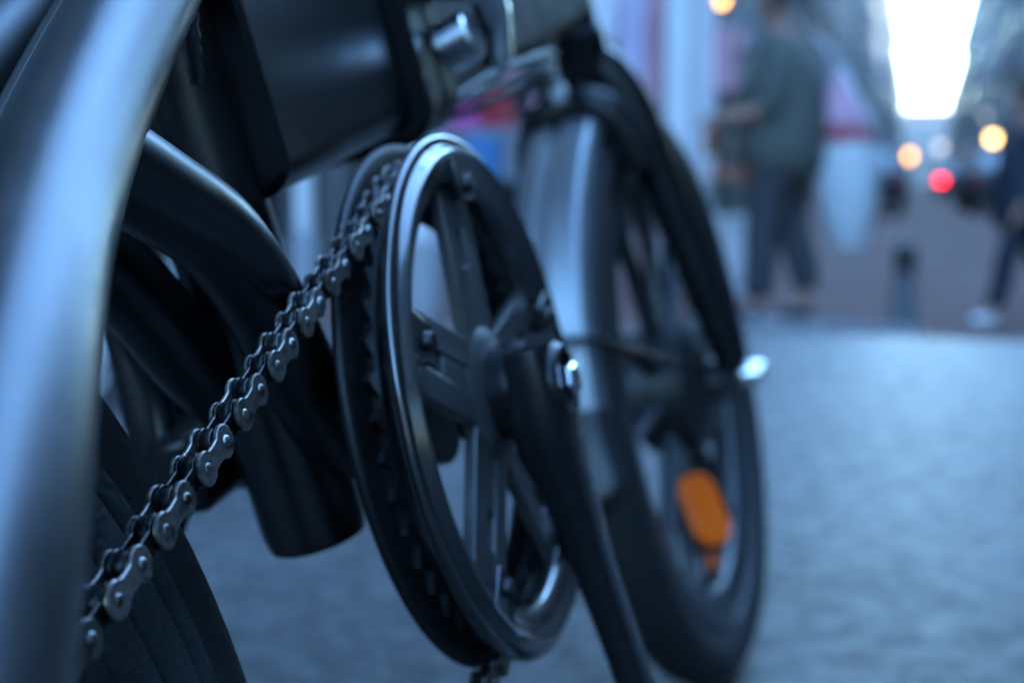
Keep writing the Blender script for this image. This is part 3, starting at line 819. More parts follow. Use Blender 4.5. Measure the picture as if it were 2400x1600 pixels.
GLASS = mat('window_glass', (0.03, 0.035, 0.04), 0.06, spec=0.8)
LIT = mat('lit_window', (0.3, 0.25, 0.18), 0.3, emit=(1.0, 0.72, 0.42), estr=0.05)
DOORM = mat('dark_green_door', (0.02, 0.035, 0.03), 0.35)
ROOF = mat('roof_tiles', (0.09, 0.06, 0.05), 0.7, noise=0.25, nscale=6)
CORN = mat('cornice_paint', (0.13, 0.13, 0.13), 0.6)
win_cache = {}
def window_parts(house, x, z, w, h, side, wall_y, lit=False, mullion=True):
    key = (round(w, 2), round(h, 2), side)
    if key not in win_cache:
        f = MB(); t = 0.07
        for cx, cz, dx, dz in ((-w / 2 + t / 2, 0, t, h), (w / 2 - t / 2, 0, t, h), (0, h / 2 - t / 2, w - 2 * t, t), (0, -h / 2 + t / 2, w - 2 * t, t), (0, h * 0.12, w - 2 * t, 0.05), (0, -h * 0.2, 0.045, h * 0.6 - t)):
            f.box((cx, 0.0, cz), (dx, 0.10, dz))
        f.box((0, -side * 0.05, -h / 2 - 0.05), (w + 0.16, 0.22, 0.09))
        p = MB().box((0, side * 0.02, 0), (w - 2 * t + 0.01, 0.02, h - 2 * t + 0.01))
        win_cache[key] = (f.mesh('window', FRAME, smooth=0), p.mesh('pane', GLASS, smooth=0), p.mesh('pane', LIT, smooth=0))
    fm, pm, pl_ = win_cache[key]
    o = link('window', fm, house, loc=(x, wall_y, z))
    link('pane', pl_ if lit else pm, o)
def house(x0, x1, wall_y, side, hgt, wm, label, floors=4, nwin=3, shop=True, roof='flat', lit=()):
    """side=+1: left of the street (facade looks to -Y); the facade stands on the plane wall_y"""
    base = -0.285
    h = empty('house', ((x0 + x1) / 2, wall_y, base))
    tag(h, label, 'house', 'houses along the street')
    w = x1 - x0; dp = 9.0
    wl = MB().box((0, side * dp / 2, hgt / 2), (w - 0.02, dp, hgt)); wl.build('wall', wm, h, smooth=0)
    MB().box((0, -side * 0.14, hgt - 0.16), (w - 0.024, 0.30, 0.32)).build('cornice', CORN, h, bevel=0.03)
    if roof == 'gable':
        g = MB(); g.add([(-w / 2, 0.02 * side, hgt), (w / 2, 0.02 * side, hgt), (w / 2, side * dp, hgt), (-w / 2, side * dp, hgt), (0, side * 0.02, hgt + w * 0.55), (0, side * dp, hgt + w * 0.55)], [(0, 1, 4), (1, 2, 5, 4), (2, 3, 5), (3, 0, 4, 5)])
        g.build('roof', ROOF, h, smooth=0)
    else:
        MB().box((0, side * dp / 2, hgt + 0.11), (w - 0.1, dp - 0.2, 0.2)).build('roof', ROOF, h)
    for cx_ in (-0.32, 0.30): MB().box((w * cx_, side * 1.2, hgt + 0.9), (min(w * 0.12, 1.3), 0.9, 1.8)).build('chimney', WALLS[0], h)
    g0 = 3.1 if shop else 0.5
    fh = (hgt - g0 - 0.5) / floors
    k_ = 0
    for f in range(floors):
        for c in range(nwin):
            ww, hh = w / nwin * 0.52, fh * 0.60
            window_parts(h, -w / 2 + w * (c + 0.5) / nwin, g0 + fh * (f + 0.5), ww, hh, side, -side * 0.03, lit=(k_ in lit)); k_ += 1
    if shop:
        MB().box((0, -side * 0.10, 2.75), (w - 0.05, 0.22, 0.42)).build('fascia', CORN, h, bevel=0.015)
        MB().box((w * 0.16, -side * 0.035, 1.40), (w * 0.56, 0.09, 2.1)).build('shop_window', GLASS, h)
        MB().box((-w * 0.32, -side * 0.04, 1.15), (w * 0.20, 0.10, 2.3)).build('door', DOORM, h, bevel=0.01)
        for px_ in (-0.47, -0.18, 0.47):
            MB().box((w * px_, -side * 0.07, 1.27), (0.20, 0.16, 2.54)).build('pilaster', CORN, h, bevel=0.012)
    return h
xs = [-5.2, 1.2, 7.6, 13.2, 19.6, 26.5, 34, 44, 58, 78, 104, 140, 200, 300]
labs = ['brown brick house level with the rear wheel on the left', 'pale plastered corner house with shop front right beside the parked bicycles', 'brown brick house with souvenir shop, clothes hanging outside', 'grey plastered house beyond the souvenir shop', 'dark brick house with gable roof past the grey house', 'pale plastered house with tall windows before the red brick one',
        'red brick house midway up the left side', 'dark brick house far up the left side of the street', 'grey plastered house far up the left side of the street', 'brown brick house near the left end of the street', 'pale house far along the left row of the street', 'dark brick house next to the last on the left row', 'last grey house on the left row by the bend']
wi = [0, 3, 0, 1, 2, 3, 4, 2, 1, 0, 3, 2, 1]
hs = [13.9, 13.6, 14.4, 13.4, 14.8, 13.9, 14.6, 15.2, 12.9, 16.8, 14.6, 19.2, 17.4]
for i in range(13):
    house(xs[i], xs[i + 1], 3.45 + (0.12 if i % 2 else 0) - (0.25 if i in (7, 9, 11) else 0), 1, hs[i], WALLS[wi[i]], labs[i], 4, 3 if xs[i + 1] - xs[i] < 10 else 5, True, 'gable' if i in (4, 7) else 'flat', lit=((4,) if i in (3, 6, 8) else ()))
xr = [-9, -2.5, 3.8, 10.5, 17, 24, 32, 42, 56, 76, 104, 140, 200, 300]
labr = ['dark brick house behind the rear wheel on the right side', 'brown brick house opposite the parked bicycles', 'dark brick house opposite the walking shopper', 'brown brick house on the right, second past the walking shopper', 'dark brick house with gable on the right side', 'red brick house on the right side of the street', 'grey house with many windows on the right side', 'brown brick house far up the right side', 'pale house far up the right side catching the sky light', 'dark brick house near the right end of the street', 'grey house far along the right row of the street', 'brown brick house next to the last on the right row', 'last dark brick house on the right row by the bend']
wr = [2, 0, 2, 0, 2, 4, 1, 0, 3, 2, 1, 0, 2]
hr_ = [14, 13.5, 14.6, 13.8, 15, 14, 14.4, 15.4, 13.2, 17.8, 14.8, 18.6, 16.2]
for i in range(13):
    house(xr[i], xr[i + 1], -4.75 - (0.12 if i % 2 else 0) + (0.35 if i in (7, 9, 11) else 0), -1, hr_[i], WALLS[wr[i]], labr[i], 4, 3 if xr[i + 1] - xr[i] < 11 else 5, True, 'gable' if i == 4 else 'flat', lit=((4, 7) if i in (5, 8) else ()))
# unseen row of houses added behind the bicycle to shape its sky reflections
for i, (yy, wm_, lb) in enumerate([(-24, 2, 'unseen dark brick house added behind the bicycle, far right'), (-16, 0, 'unseen brown brick house added behind the bicycle'), (-8, 4, 'unseen red brick house added behind the bicycle, facing up the street'), (0, 1, 'unseen grey plastered house added behind the bicycle, facing up the street'), (8, 2, 'unseen dark brick house added behind the bicycle, next to the grey one'), (16, 0, 'unseen brown brick house added behind the bicycle, far left')]):
    h = house(0, 8, 0, 1, 12.5 + (i * 37 % 5) * 0.5, WALLS[wm_], lb, 4, 3, True)
    h.location = (-46, yy + 4, -0.02); h.rotation_euler = (0, 0, R(90))
# house that closes the view where the street bends
h = empty('house', (318, 1.0, -0.285)); tag(h, 'low grey house closing the view where the street bends', 'house', 'houses along the street')
MB().box((5, 0, 6.5), (10, 40, 13.0)).build('wall', WALLS[1], h, smooth=0)
g = MB(); g.add([(0, -20, 13), (10, -20, 13), (10, 20, 13), (0, 20, 13), (5, -16, 16.5), (5, 16, 16.5)], [(0, 1, 4), (1, 2, 5, 4), (2, 3, 5), (3, 0, 4, 5)]); g.build('roof', ROOF, h, smooth=0)
for c in range(7):
    for f in range(2):
        o = MB().box((-0.04, -9 + c * 3, 2.2 + f * 3), (0.08, 1.2, 1.8)).build('window', FRAME, h); MB().box((-0.09, -9 + c * 3, 2.2 + f * 3), (0.03, 1.0, 1.6)).build('pane', GLASS, o)

# ------------------------------------------------------------------ souvenir shop display on the left
def cloth(colr, n): return mat(n, colr, 0.85, noise=0.12, nscale=12)
C_PINK, C_WHITE, C_RED, C_MAG, C_BLUE, C_LIL = cloth((0.78, 0.42, 0.48), 'pink_cloth'), cloth((0.86, 0.85, 0.86), 'white_cloth'), cloth((0.50, 0.05, 0.06), 'red_cloth'), cloth((0.75, 0.12, 0.42), 'magenta_cloth'), cloth((0.22, 0.42, 0.68), 'light_blue_cloth'), cloth((0.66, 0.56, 0.72), 'lilac_cloth')
def shirt(px, py0, py1, wpx, d, m, label):
    """hanging shirt: torso with two sleeves, neck opening and slight folds"""
    top = at_depth(px, py0, d); bot = at_depth(px, py1, d)
    H = (top.z - bot.z); W = wpx / FO * d
    o = empty('shirt', top); tag(o, label, 'shirt', 'shirts on the shop rail')
    g = MB(); vv = []; ff = []; rows, cols = 9, 12
    for side in (-1, 1):
        for i in range(rows):
            t = i / (rows - 1)
            half = W * (0.36 if i == 0 else 0.5) * (1 + 0.06 * t)
            for j in range(cols + 1):
                u = -1 + 2 * j / cols
                z = -H * t - (0.06 * H * abs(u) if i == 0 else 0)
                vv.append((side * (0.035 * (1 - u * u) ** 0.5 + 0.008 * math.sin(u * 9 + t * 3)), -u * half, z))
    n1 = rows * (cols + 1)
    for sd_ in range(2):
        b_ = sd_ * n1
        for i in range(rows - 1):
            for j in range(cols): ff.append((b_ + i * (cols + 1) + j, b_ + i * (cols + 1) + j + 1, b_ + (i + 1) * (cols + 1) + j + 1, b_ + (i + 1) * (cols + 1) + j))
    g.add(vv, ff); g.build('body', m, o, smooth=60)
    for s_ in (-1, 1):
        MB().tube([(0, s_ * W * 0.36, -H * 0.06), (0, s_ * W * 0.56, -H * 0.20), (0, s_ * W * 0.60, -H * 0.36)], [W * 0.13, W * 0.13, W * 0.14], 12, sx=0.4).build('sleeve', m, o)
    MB().tube(smooth_path([(0, -W * 0.2, -0.015), (0, 0, 0.03), (0, W * 0.2, -0.015)], 4), 0.006, 6).build('hanger', CHROME, o)
shirt(1405, -60, 95, 70, 9.5, C_WHITE, 'white shirt hanging at the end of the shop rail by the fork')
shirt(1465, -80, 215, 90, 9.8, C_LIL, 'pale lilac shirt hanging between the white and the pink shirt')
shirt(1525, -80, 250, 58, 10.1, C_PINK, 'pink shirt hanging next to the white pilaster')
shirt(1695, 60, 215, 70, 10.4, C_PINK, 'pink shirt hanging beside the walking shopper')
shirt(1100, 140, 215, 90, 6.6, C_WHITE, 'white shirt on the low rail seen above the cables')
shirt(1180, 130, 200, 60, 6.7, C_PINK, 'pink shirt on the low rail seen above the cables')
def crate(px, py, wpx, hpx, d, m, label, name='crate', cat='crate'):
    """open display bin: floor, four slatted sides"""
    c = at_depth(px, py, d); W, H = wpx / FO * d, hpx / FO * d
    o = empty(name, (c.x, c.y, c.z - H / 2)); tag(o, label, cat, 'display bins by the shop')
    MB().box((0, 0, 0.012), (W, W, 0.02)).build('bottom', m, o)
    for k in range(4):
        a = R(90 * k)
        g = MB()
        n = 4
        for j in range(n): g.box((0, W / 2 - 0.012, 0.03 + (j + 0.5) * (H - 0.03) / n), (W - 0.05, 0.014, (H - 0.03) / n - 0.012))
        for s_ in (-1, 1): g.box((s_ * (W / 2 - 0.016), W / 2 - 0.010, H / 2 + 0.01), (0.024, 0.018, H - 0.03))
        g.build('side', m, o, rot=(0, 0, a))
    return o, W, H
def pile(px, py, wpx, hpx, d, m, label):
    """folded soft goods heaped into a mound"""
    c = at_depth(px, py, d); W, H = wpx / FO * d, hpx / FO * d
    o = empty('folded_cloth', (c.x, c.y, c.z - H / 2)); tag(o, label, 'cloth', 'folded cloths on display')
    for k in range(4):
        t = k / 4
        g = MB(); g.tube([(0, -W / 2 * (1 - 0.12 * k), H * (t + 0.12)), (0, W / 2 * (1 - 0.12 * k), H * (t + 0.14))], H * 0.19, 12, sx=2.2)
        g.build('fold', m, o, bevel=0.004)
# stepped display table under the piles, standing on the street
def stall(px, py, wpx, d, label):
    c = at_depth(px, py, d); W = wpx / FO * d
    z0 = zg(c.x)
    o = empty('display_table', (c.x, c.y, z0)); tag(o, label, 'table', 'display tables outside the shop')
    H = c.z - z0
    MB().box((0, 0, H - 0.02), (0.5, W, 0.04)).build('table_top', FRAME, o, bevel=0.005)
    for sx_ in (-0.22, 0.22):
        for sy in (-1, 1): MB().box((sx_, sy * (W / 2 - 0.03), (H - 0.04) / 2), (0.04, 0.04, H - 0.04)).build('leg', DKP, o)
    MB().box((-0.235, 0, H - 0.13), (0.012, W - 0.04, 0.18)).build('apron', FRAME, o)
stall(1115, 305, 330, 6.2, 'white display table with folded cloths outside the shop')
pile(1070, 276, 110, 80, 6.1, C_MAG, 'bright magenta folded cloths at the end of the display table')
pile(1165, 262, 76, 84, 6.15, C_RED, 'dark red folded cloths beside the magenta pile')
pile(1275, 268, 60, 70, 6.2, C_PINK, 'pink folded cloths on the display table near the fork')
pile(1415, 120, 70, 44, 9.3, cloth((0.20, 0.13, 0.08), 'brown_cloth'), 'brown folded cloth on the shelf below the white shirt')
cr, W, H = crate(1130, 372, 75, 110, 5.9, mat('blue_plastic', (0.10, 0.30, 0.62), 0.4), 'light blue plastic crate standing in front of the display table')
# low clothes rails for the shirts
def rail(pa, pb, d0, d1, label):
    a, b = at_depth(*pa, d0), at_depth(*pb, d1)
    o = empty('clothes_rail', (a.x, a.y, zg(a.x))); tag(o, label, 'clothes rail')
    A = a - o.location; B = b - o.location
    MB().tube([A + Vector((0, 0, 0.05)), B + Vector((0, 0, 0.05))], 0.014, 10).build('bar', CHROME, o)
    for P in (A, B):
        MB().tube([(P.x, P.y, 0), (P.x, P.y, P.z + 0.05)], 0.014, 10).build('post', CHROME, o)
        MB().box((P.x, P.y, 0.02), (0.4, 0.05, 0.03)).build('foot', CHROME, o)
rail((1385, -70), (1720, -70), 9.5, 10.3, 'tall chrome clothes rail with shirts outside the brick shop')
rail((1030, 132), (1330, 126), 6.6, 6.7, 'low chrome clothes rail behind the display table')

# white columns of the shop arcade, placed where they meet the street
WCOL = mat('white_column_paint', (0.84, 0.85, 0.86), 0.5, noise=0.06, nscale=5)
def column(px, wpx, d, label, hgt=3.3):
    c = at_depth(px, 428, d); w = wpx / FO * d; z0 = zg(c.x)
    o = empty('column', (c.x, c.y, z0)); tag(o, label, 'column', 'white columns along the shop arcade')
    MB().box((0, 0, 0.14), (w * 1.25, w * 1.25, 0.28)).build('base', KST, o, bevel=0.012)
    MB().box((0, 0, 0.28 + (hgt - 0.5) / 2), (w, w, hgt - 0.5)).build('shaft', WCOL, o, bevel=0.02)
    MB().box((0, 0, hgt - 0.11), (w * 1.3, w * 1.3, 0.22)).build('capital', WCOL, o, bevel=0.02)
column(1590, 62, 9.2, 'white column between the pink shirt and the shopper')
column(1650, 48, 10.6, 'white column directly behind the raised forearm of the shopper')
column(985, 78, 5.0, 'white column seen through the chainring opening')
column(262, 62, 4.2, 'white column seen between the rear stay and the seat tube')
column(712, 42, 4.6, 'white column seen under the main beam beside the seat tube')
column(440, 60, 4.3, 'white column seen below the lower curved stays')

# planter with flowers beside the shopper
pc = at_depth(1718, 500, 8.6)
PL = empty('planter', (pc.x, pc.y, zg(pc.x))); tag(PL, 'white tapered planter with orange flowers beside the walking shopper', 'planter')
MB().lathe([(0.0, 0.0), (0.11, 0.0), (0.165, 0.46), (0.185, 0.46), (0.185, 0.50), (0.150, 0.50), (0.145, 0.44), (0.0, 0.44)], 'Z', n=28, closed=False).build('pot', WCOL, PL)
LEAF = mat('leaves', (0.045, 0.085, 0.03), 0.6, noise=0.35, nscale=9); FLOW = mat('orange_petals', (0.62, 0.16, 0.04), 0.6)
g = MB(); gf = MB()
for k in range(420):
    a, e = random.uniform(0, 2 * math.pi), random.random()
    r_ = 0.22 * random.random() ** 0.5; z = 0.46 + 0.34 * e
    c = Vector((r_ * math.cos(a), r_ * math.sin(a), z)); q = Matrix.Rotation(random.uniform(0, 6.28), 3, 'Z') @ Matrix.Rotation(random.uniform(-1, 1), 3, 'X')
    l = random.uniform(0.03, 0.06)
    (gf if e > 0.72 else g).add([c + q @ Vector(p) for p in ((0, 0, 0), (l * 0.3, l * 0.5, 0.005), (0, l, 0), (-l * 0.3, l * 0.5, 0.005))], [(0, 1, 2, 3)])
tag(g.build('foliage', LEAF, PL), kind='stuff'); tag(gf.build('flowers', FLOW, PL), kind='stuff')

# bollard
bc = at_depth(2118, 738, 7.0)
BO = empty('bollard', (bc.x, bc.y, zg(bc.x))); tag(BO, 'short grey bollard with dark cap on the brick street', 'bollard')
MB().lathe([(0.0, 0), (0.075, 0), (0.06, 0.05), (0.05, 0.26), (0.048, 0.27), (0.0, 0.27)], 'Z', n=24, closed=False).build('post', mat('grey_iron', (0.10, 0.11, 0.12), 0.5), BO)
MB().lathe([(0.0, 0.27), (0.058, 0.27), (0.06, 0.30), (0.052, 0.36), (0.045, 0.40), (0.0, 0.42)], 'Z', n=24, closed=False).build('cap', mat('black_iron', (0.015, 0.016, 0.018), 0.45), BO)

# ------------------------------------------------------------------ people
SKIN = mat('skin', (0.42, 0.22, 0.16), 0.5)
def skin_mesh(name, J, E, m, parent, root=0, sub=2):
    """J: list of (x, y, z, radius or (rx, ry)); E: edges"""
    me = bpy.data.meshes.new(name); me.from_pydata([j[:3] for j in J], E, []); me.update()
    o = link(name, me, parent)
    md = o.modifiers.new('skin', 'SKIN'); md.use_smooth_shade = True
    for v, j in zip(me.skin_vertices[0].data, J):
        v.radius = j[3] if isinstance(j[3], tuple) else (j[3], j[3]); v.use_root = False
    me.skin_vertices[0].data[root].use_root = True
    sb = o.modifiers.new('sub', 'SUBSURF'); sb.levels = sub; sb.render_levels = sub
    me.materials.append(m)
    return o
def person(loc, rz, Hh, look, label, grp='people in the street'):
    P = empty('person', loc, rot=(0, 0, rz)); tag(P, label, 'person', grp)
    k = Hh / 1.72
    fw_ = look.get('stride', 0.2)
    def S(p): return (p[0] * k, p[1] * k, p[2] * k, tuple(r_ * k for r_ in p[3]) if isinstance(p[3], tuple) else p[3] * k)
    hipz = 0.90
    # local frame: +X forward, +Y left, Z up
    J = []; E = []
    def chain_(pts, start=None):
        prev = start
        for p in pts:
            J.append(S(p)); i = len(J) - 1
            if prev is not None: E.append((prev, i))
            prev = i
        return prev
    pel = chain_([(0, 0, hipz, (0.13, 0.10))])
    wa = chain_([(0.0, 0, 1.08, (0.12, 0.09)), (0.01, 0, 1.26, (0.14, 0.10))], pel)
    neck = chain_([(0.02, 0, 1.42, (0.07, 0.06)), (0.045, 0, 1.49, 0.052)], wa)
    chain_([(0.065, 0, 1.565, (0.072, 0.085)), (0.06, 0, 1.645, (0.075, 0.09)), (0.05, 0, 1.695, 0.05)], neck)
    hands = []
    for s_, el, wr_ in ((1, look['elbow_l'], look['wrist_l']), (-1, look['elbow_r'], look['wrist_r'])):
        sh = chain_([(0.01, s_ * 0.15, 1.38, 0.058), (el[0] * 0.4, s_ * 0.20, 1.30 + 0.1 * (el[2] - 1.1), 0.05), (*el, 0.041), tuple([(a + b) / 2 for a, b in zip(el, wr_)] + [0.038]), (*wr_, 0.027)], wa)
        d = (Vector(wr_) - Vector(el)).normalized()
        pal = Vector(wr_) + d * 0.055
        ip = chain_([(*pal, (0.034, 0.018))], sh)
        sdv = d.cross(Vector((0, 0, 1))).normalized() if abs(d.z) < 0.9 else Vector((0, 1, 0))
        for q, ln in ((-0.026, 0.055), (-0.009, 0.068), (0.009, 0.064), (0.026, 0.048)):
            a = pal + d * 0.035 + sdv * q; b = a + d * ln * 0.5 - Vector((0, 0, 0.008)); c = a + d * ln * 0.85 - Vector((0, 0, 0.028))
            chain_([(*a, 0.0095), (*b, 0.0085), (*c, 0.007)], ip)
        th_ = pal - d * 0.01 + sdv * 0.036 * s_
        chain_([(*th_, 0.011), (*(th_ + d * 0.035 + sdv * 0.012 * s_), 0.009)], ip)
        hands.append(pal)
    legs = {}
    for s_, ph in ((1, 1), (-1, -1)):
        kx, fx = fw_ * 0.55 * ph + 0.03, fw_ * ph
        fz = 0.075 if ph > 0 else 0.10
        pts = [(0.0, s_ * 0.085, 0.84, 0.088), (kx * 0.6, s_ * 0.085, 0.66, 0.078), (kx, s_ * 0.085, 0.48, 0.056), ((kx + fx) / 2 - 0.02, s_ * 0.085, 0.30, 0.052), (fx, s_ * 0.085, fz + 0.01, 0.036), (fx + 0.09, s_ * 0.09, 0.040, (0.038, 0.030)), (fx + 0.15, s_ * 0.09, 0.034, (0.034, 0.022))]
        legs[s_] = pts
        chain_(pts, pel)
    skin_mesh('body', J, E, look['skin'], P)
    # hair, coat, trousers, shoes as garments over the body
    skin_mesh('hair', [S((0.040, 0, 1.655, (0.082, 0.094))), S((0.015, 0, 1.60, (0.070, 0.075))), S((0.045, 0, 1.712, 0.058))], [(0, 1), (0, 2)], look['hair'], P)
    J = []; E = []
    hem = look.get('hem', 0.74)
    b_ = look.get('bulk', 1.0)
    a = chain_([(0, 0, hem, (0.180 * b_, 0.175 * b_)), (0, 0, 0.92, (0.178 * b_, 0.170 * b_)), (0.0, 0, 1.10, (0.175 * b_, 0.165 * b_)), (0.01, 0, 1.27, (0.180 * b_, 0.165 * b_)), (0.015, 0, 1.41, (0.10, 0.10))])
    for s_, el, wr_ in ((1, look['elbow_l'], look['wrist_l']), (-1, look['elbow_r'], look['wrist_r'])):
        e2 = Vector(el).lerp(Vector(wr_), look.get('sleeve', 0.9))
        chain_([(0.01, s_ * 0.165, 1.365, 0.078), (el[0] * 0.45, s_ * 0.205, 1.27 + 0.1 * (el[2] - 1.1), 0.070), (*el, 0.060), (*e2, 0.048)], a - 1)
    skin_mesh('coat', J, E, look['coat'], P)
    J = []; E = []
    lb = look.get('legs', 1.0)
    a = chain_([(0, 0, 0.93, (0.150, 0.125))])
    for s_ in (1, -1):
        q = legs[s_]; chain_([(q[0][0], q[0][1], q[0][2], 0.105 * lb), (*q[1][:3], 0.096 * lb), (*q[2][:3], 0.084 * lb), (*q[3][:3], 0.080 * lb), (q[4][0] - 0.005, q[4][1], q[4][2] + 0.03, 0.074 * lb)], a)
    skin_mesh('trousers', J, E, look['trousers'], P)
    for s_ in (1, -1):
        q = legs[s_]; fx = q[4][0]
        skin_mesh('shoe', [S((fx - 0.035, q[4][1], 0.050, (0.044, 0.046))), S((fx + 0.06, q[4][1], 0.046, (0.046, 0.040))), S((fx + 0.15, q[4][1] + s_ * 0.004, 0.038, (0.042, 0.032)))], [(0, 1), (1, 2)], look['shoes'], P)
    return P, [tuple(c * k for c in h) for h in hands]
OLIVE = mat('olive_coat', (0.092, 0.100, 0.086), 0.8, noise=0.15, nscale=8)
NAVY = mat('navy_coat', (0.012, 0.017, 0.03), 0.75, noise=0.2, nscale=8)
TROU = mat('charcoal_trousers', (0.050, 0.050, 0.058), 0.85, noise=0.15, nscale=9)
HAIR = mat('brown_hair', (0.035, 0.022, 0.018), 0.5)
SHOE = mat('dark_shoes', (0.03, 0.03, 0.033), 0.5); WSHOE = mat('white_trainers', (0.75, 0.76, 0.78), 0.4)
pp = at_depth(1828, 752, 7.15)
p1, hands = person((pp.x, pp.y, zg(pp.x)), R(90), 1.70, dict(skin=SKIN, hair=HAIR, coat=OLIVE, trousers=TROU, shoes=SHOE, stride=0.12, hem=0.67, sleeve=0.40, bulk=1.38, legs=1.12,
    elbow_l=(0.03, 0.215, 1.05), wrist_l=(0.26, 0.17, 1.03), elbow_r=(-0.05, -0.22, 1.08), wrist_r=(0.14, -0.20, 0.98)),
    'person in olive coat and dark trousers walking with forearm raised, white bag behind')
def to_w(root, p):
    return root.location + Matrix.Rotation(root.rotation_euler.z, 3, 'Z') @ Vector(p)
# paper bag held in the raised hand
hw_ = to_w(p1, hands[0]) + Vector((0.0, 0.03, -0.11))
PB = empty('paper_bag', hw_ - Vector((0, 0, 0.08))); tag(PB, 'small orange brown paper bag held in the raised hand', 'bag')
BRN = mat('orange_brown_paper', (0.30, 0.11, 0.045), 0.8)
g = MB(); g.prism(rrect(0.085, 0.055, 0.01), 0.0, 0.15, 'Z'); g.build('bag_body', BRN, PB, bevel=0.003)
MB().box((0, 0, 0.155), (0.078, 0.012, 0.03)).build('bag_fold', BRN, PB, bevel=0.002)
# tall white carrier bag with pink print and red bar
bw = at_depth(1978, 580, 7.05); bt_ = at_depth(1962, 165, 7.05)
CB = empty('carrier_bag', (bw.x, bw.y, bw.z)); tag(CB, 'tall white carrier bag with pink print and red bar slung behind the walker', 'bag')
HB = bt_.z - bw.z
BAGM = mat('white_bag_plastic', (0.58, 0.62, 0.63), 0.45, noise=0.06, nscale=10)
PNK = mat('pink_print', (0.55, 0.28, 0.36), 0.5); REDP = mat('red_print', (0.42, 0.03, 0.06), 0.5)
secs = [(0.0, 0.080, 0.05), (0.08, 0.105, 0.07), (0.28, 0.150, 0.10), (0.50, 0.165, 0.105), (0.72, 0.140, 0.09), (0.90, 0.06, 0.05), (1.0, 0.02, 0.02)]
def bag_part(secs, m, name, par, grow=0.0):
    g = MB(); vv = []; ff = []; n = 20
    for t, wy, wx in secs:
        for k_ in range(n):
            a = 2 * math.pi * k_ / n; q = 1 + 0.05 * math.sin(5 * a + t * 9)
            vv.append(((wx + grow) * q * math.cos(a), 0.05 * (t - 0.4) + (wy + grow) * q * math.sin(a), t * HB))
    for i in range(len(secs) - 1):
        for k_ in range(n): ff.append((i * n + k_, i * n + (k_ + 1) % n, (i + 1) * n + (k_ + 1) % n, (i + 1) * n + k_))
    ff += [tuple(range(n)), tuple((len(secs) - 1) * n + k_ for k_ in range(n))]
    g.add(vv, ff); return g.build(name, m, par, smooth=60)
bag_part(secs, BAGM, 'bag_body', CB)
def seci(t):
    for a, b in zip(secs, secs[1:]):
        if a[0] <= t <= b[0]:
            u = (t - a[0]) / (b[0] - a[0]); return (t, a[1] + (b[1] - a[1]) * u, a[2] + (b[2] - a[2]) * u)
def print_patch(t0, t1, a0, a1, a0t, a1t, m, name):
    g = MB(); vv = []; ff = []; n, r_ = 8, 6
    for i in range(r_ + 1):
        t, wy, wx = seci(t0 + (t1 - t0) * i / r_)
        f = i / r_
        for k_ in range(n + 1):
            a = (a0 + (a0t - a0) * f) + ((a1 + (a1t - a1) * f) - (a0 + (a0t - a0) * f)) * k_ / n
            q = 1 + 0.05 * math.sin(5 * a + t * 9)
            vv.append(((wx + 0.004) * q * math.cos(a), 0.05 * (t - 0.4) + (wy + 0.004) * q * math.sin(a), t * HB))
    for i in range(r_):
        for k_ in range(n): ff.append((i * (n + 1) + k_, i * (n + 1) + k_ + 1, (i + 1) * (n + 1) + k_ + 1, (i + 1) * (n + 1) + k_))
    g.add(vv, ff); o = g.build(name, m, CB, smooth=60)
    md = o.modifiers.new('t', 'SOLIDIFY'); md.thickness = 0.002
print_patch(0.66, 0.97, R(105), R(235), R(120), R(200), PNK, 'pink_print')
print_patch(0.59, 0.66, R(105), R(240), R(105), R(238), REDP, 'red_bar')
MB().tube(smooth_path([(0, 0.03, HB * 0.97), (-0.02, 0.10, HB + 0.10), (0, 0.16, HB + 0.16)], 6), 0.010, 8).build('strap', BAGM, CB)

p2c = at_depth(2398, 750, 7.0)
person((p2c.x, p2c.y, zg(p2c.x)), R(100), 1.16, dict(skin=SKIN, hair=HAIR, coat=NAVY, trousers=NAVY, shoes=WSHOE, stride=0.24, hem=0.60, sleeve=0.92, bulk=1.55,
    elbow_l=(-0.03, 0.23, 1.08), wrist_l=(0.10, 0.25, 0.86), elbow_r=(0.03, -0.23, 1.08), wrist_r=(0.12, -0.25, 0.86)),
    'child in navy coat and white trainers walking at the edge of the street')

# ------------------------------------------------------------------ parked cars and lamps up the street
CARP = [mat('dark_blue_car_paint', (0.012, 0.018, 0.03), 0.45, spec=0.25), mat('black_car_paint', (0.012, 0.012, 0.014), 0.45, spec=0.25), mat('grey_car_paint', (0.10, 0.11, 0.12), 0.3, coat=0.5)]
REDL = mat('red_tail_lamp', (0.5, 0.01, 0.02), 0.3, emit=(1.0, 0.005, 0.015), estr=0.8)
REDO = mat('unlit_tail_lamp', (0.3, 0.01, 0.015), 0.3)
WARM = mat('lit_lantern_glass', (0.9, 0.7, 0.4), 0.3, emit=(1.0, 0.45, 0.07), estr=0.5)
WARM2 = mat('bright_lantern_glass', (0.9, 0.75, 0.5), 0.3, emit=(1.0, 0.60, 0.20), estr=0.7)
COOL = mat('dim_lantern_glass', (0.6, 0.6, 0.6), 0.3, emit=(0.75, 0.72, 0.70), estr=0.12)
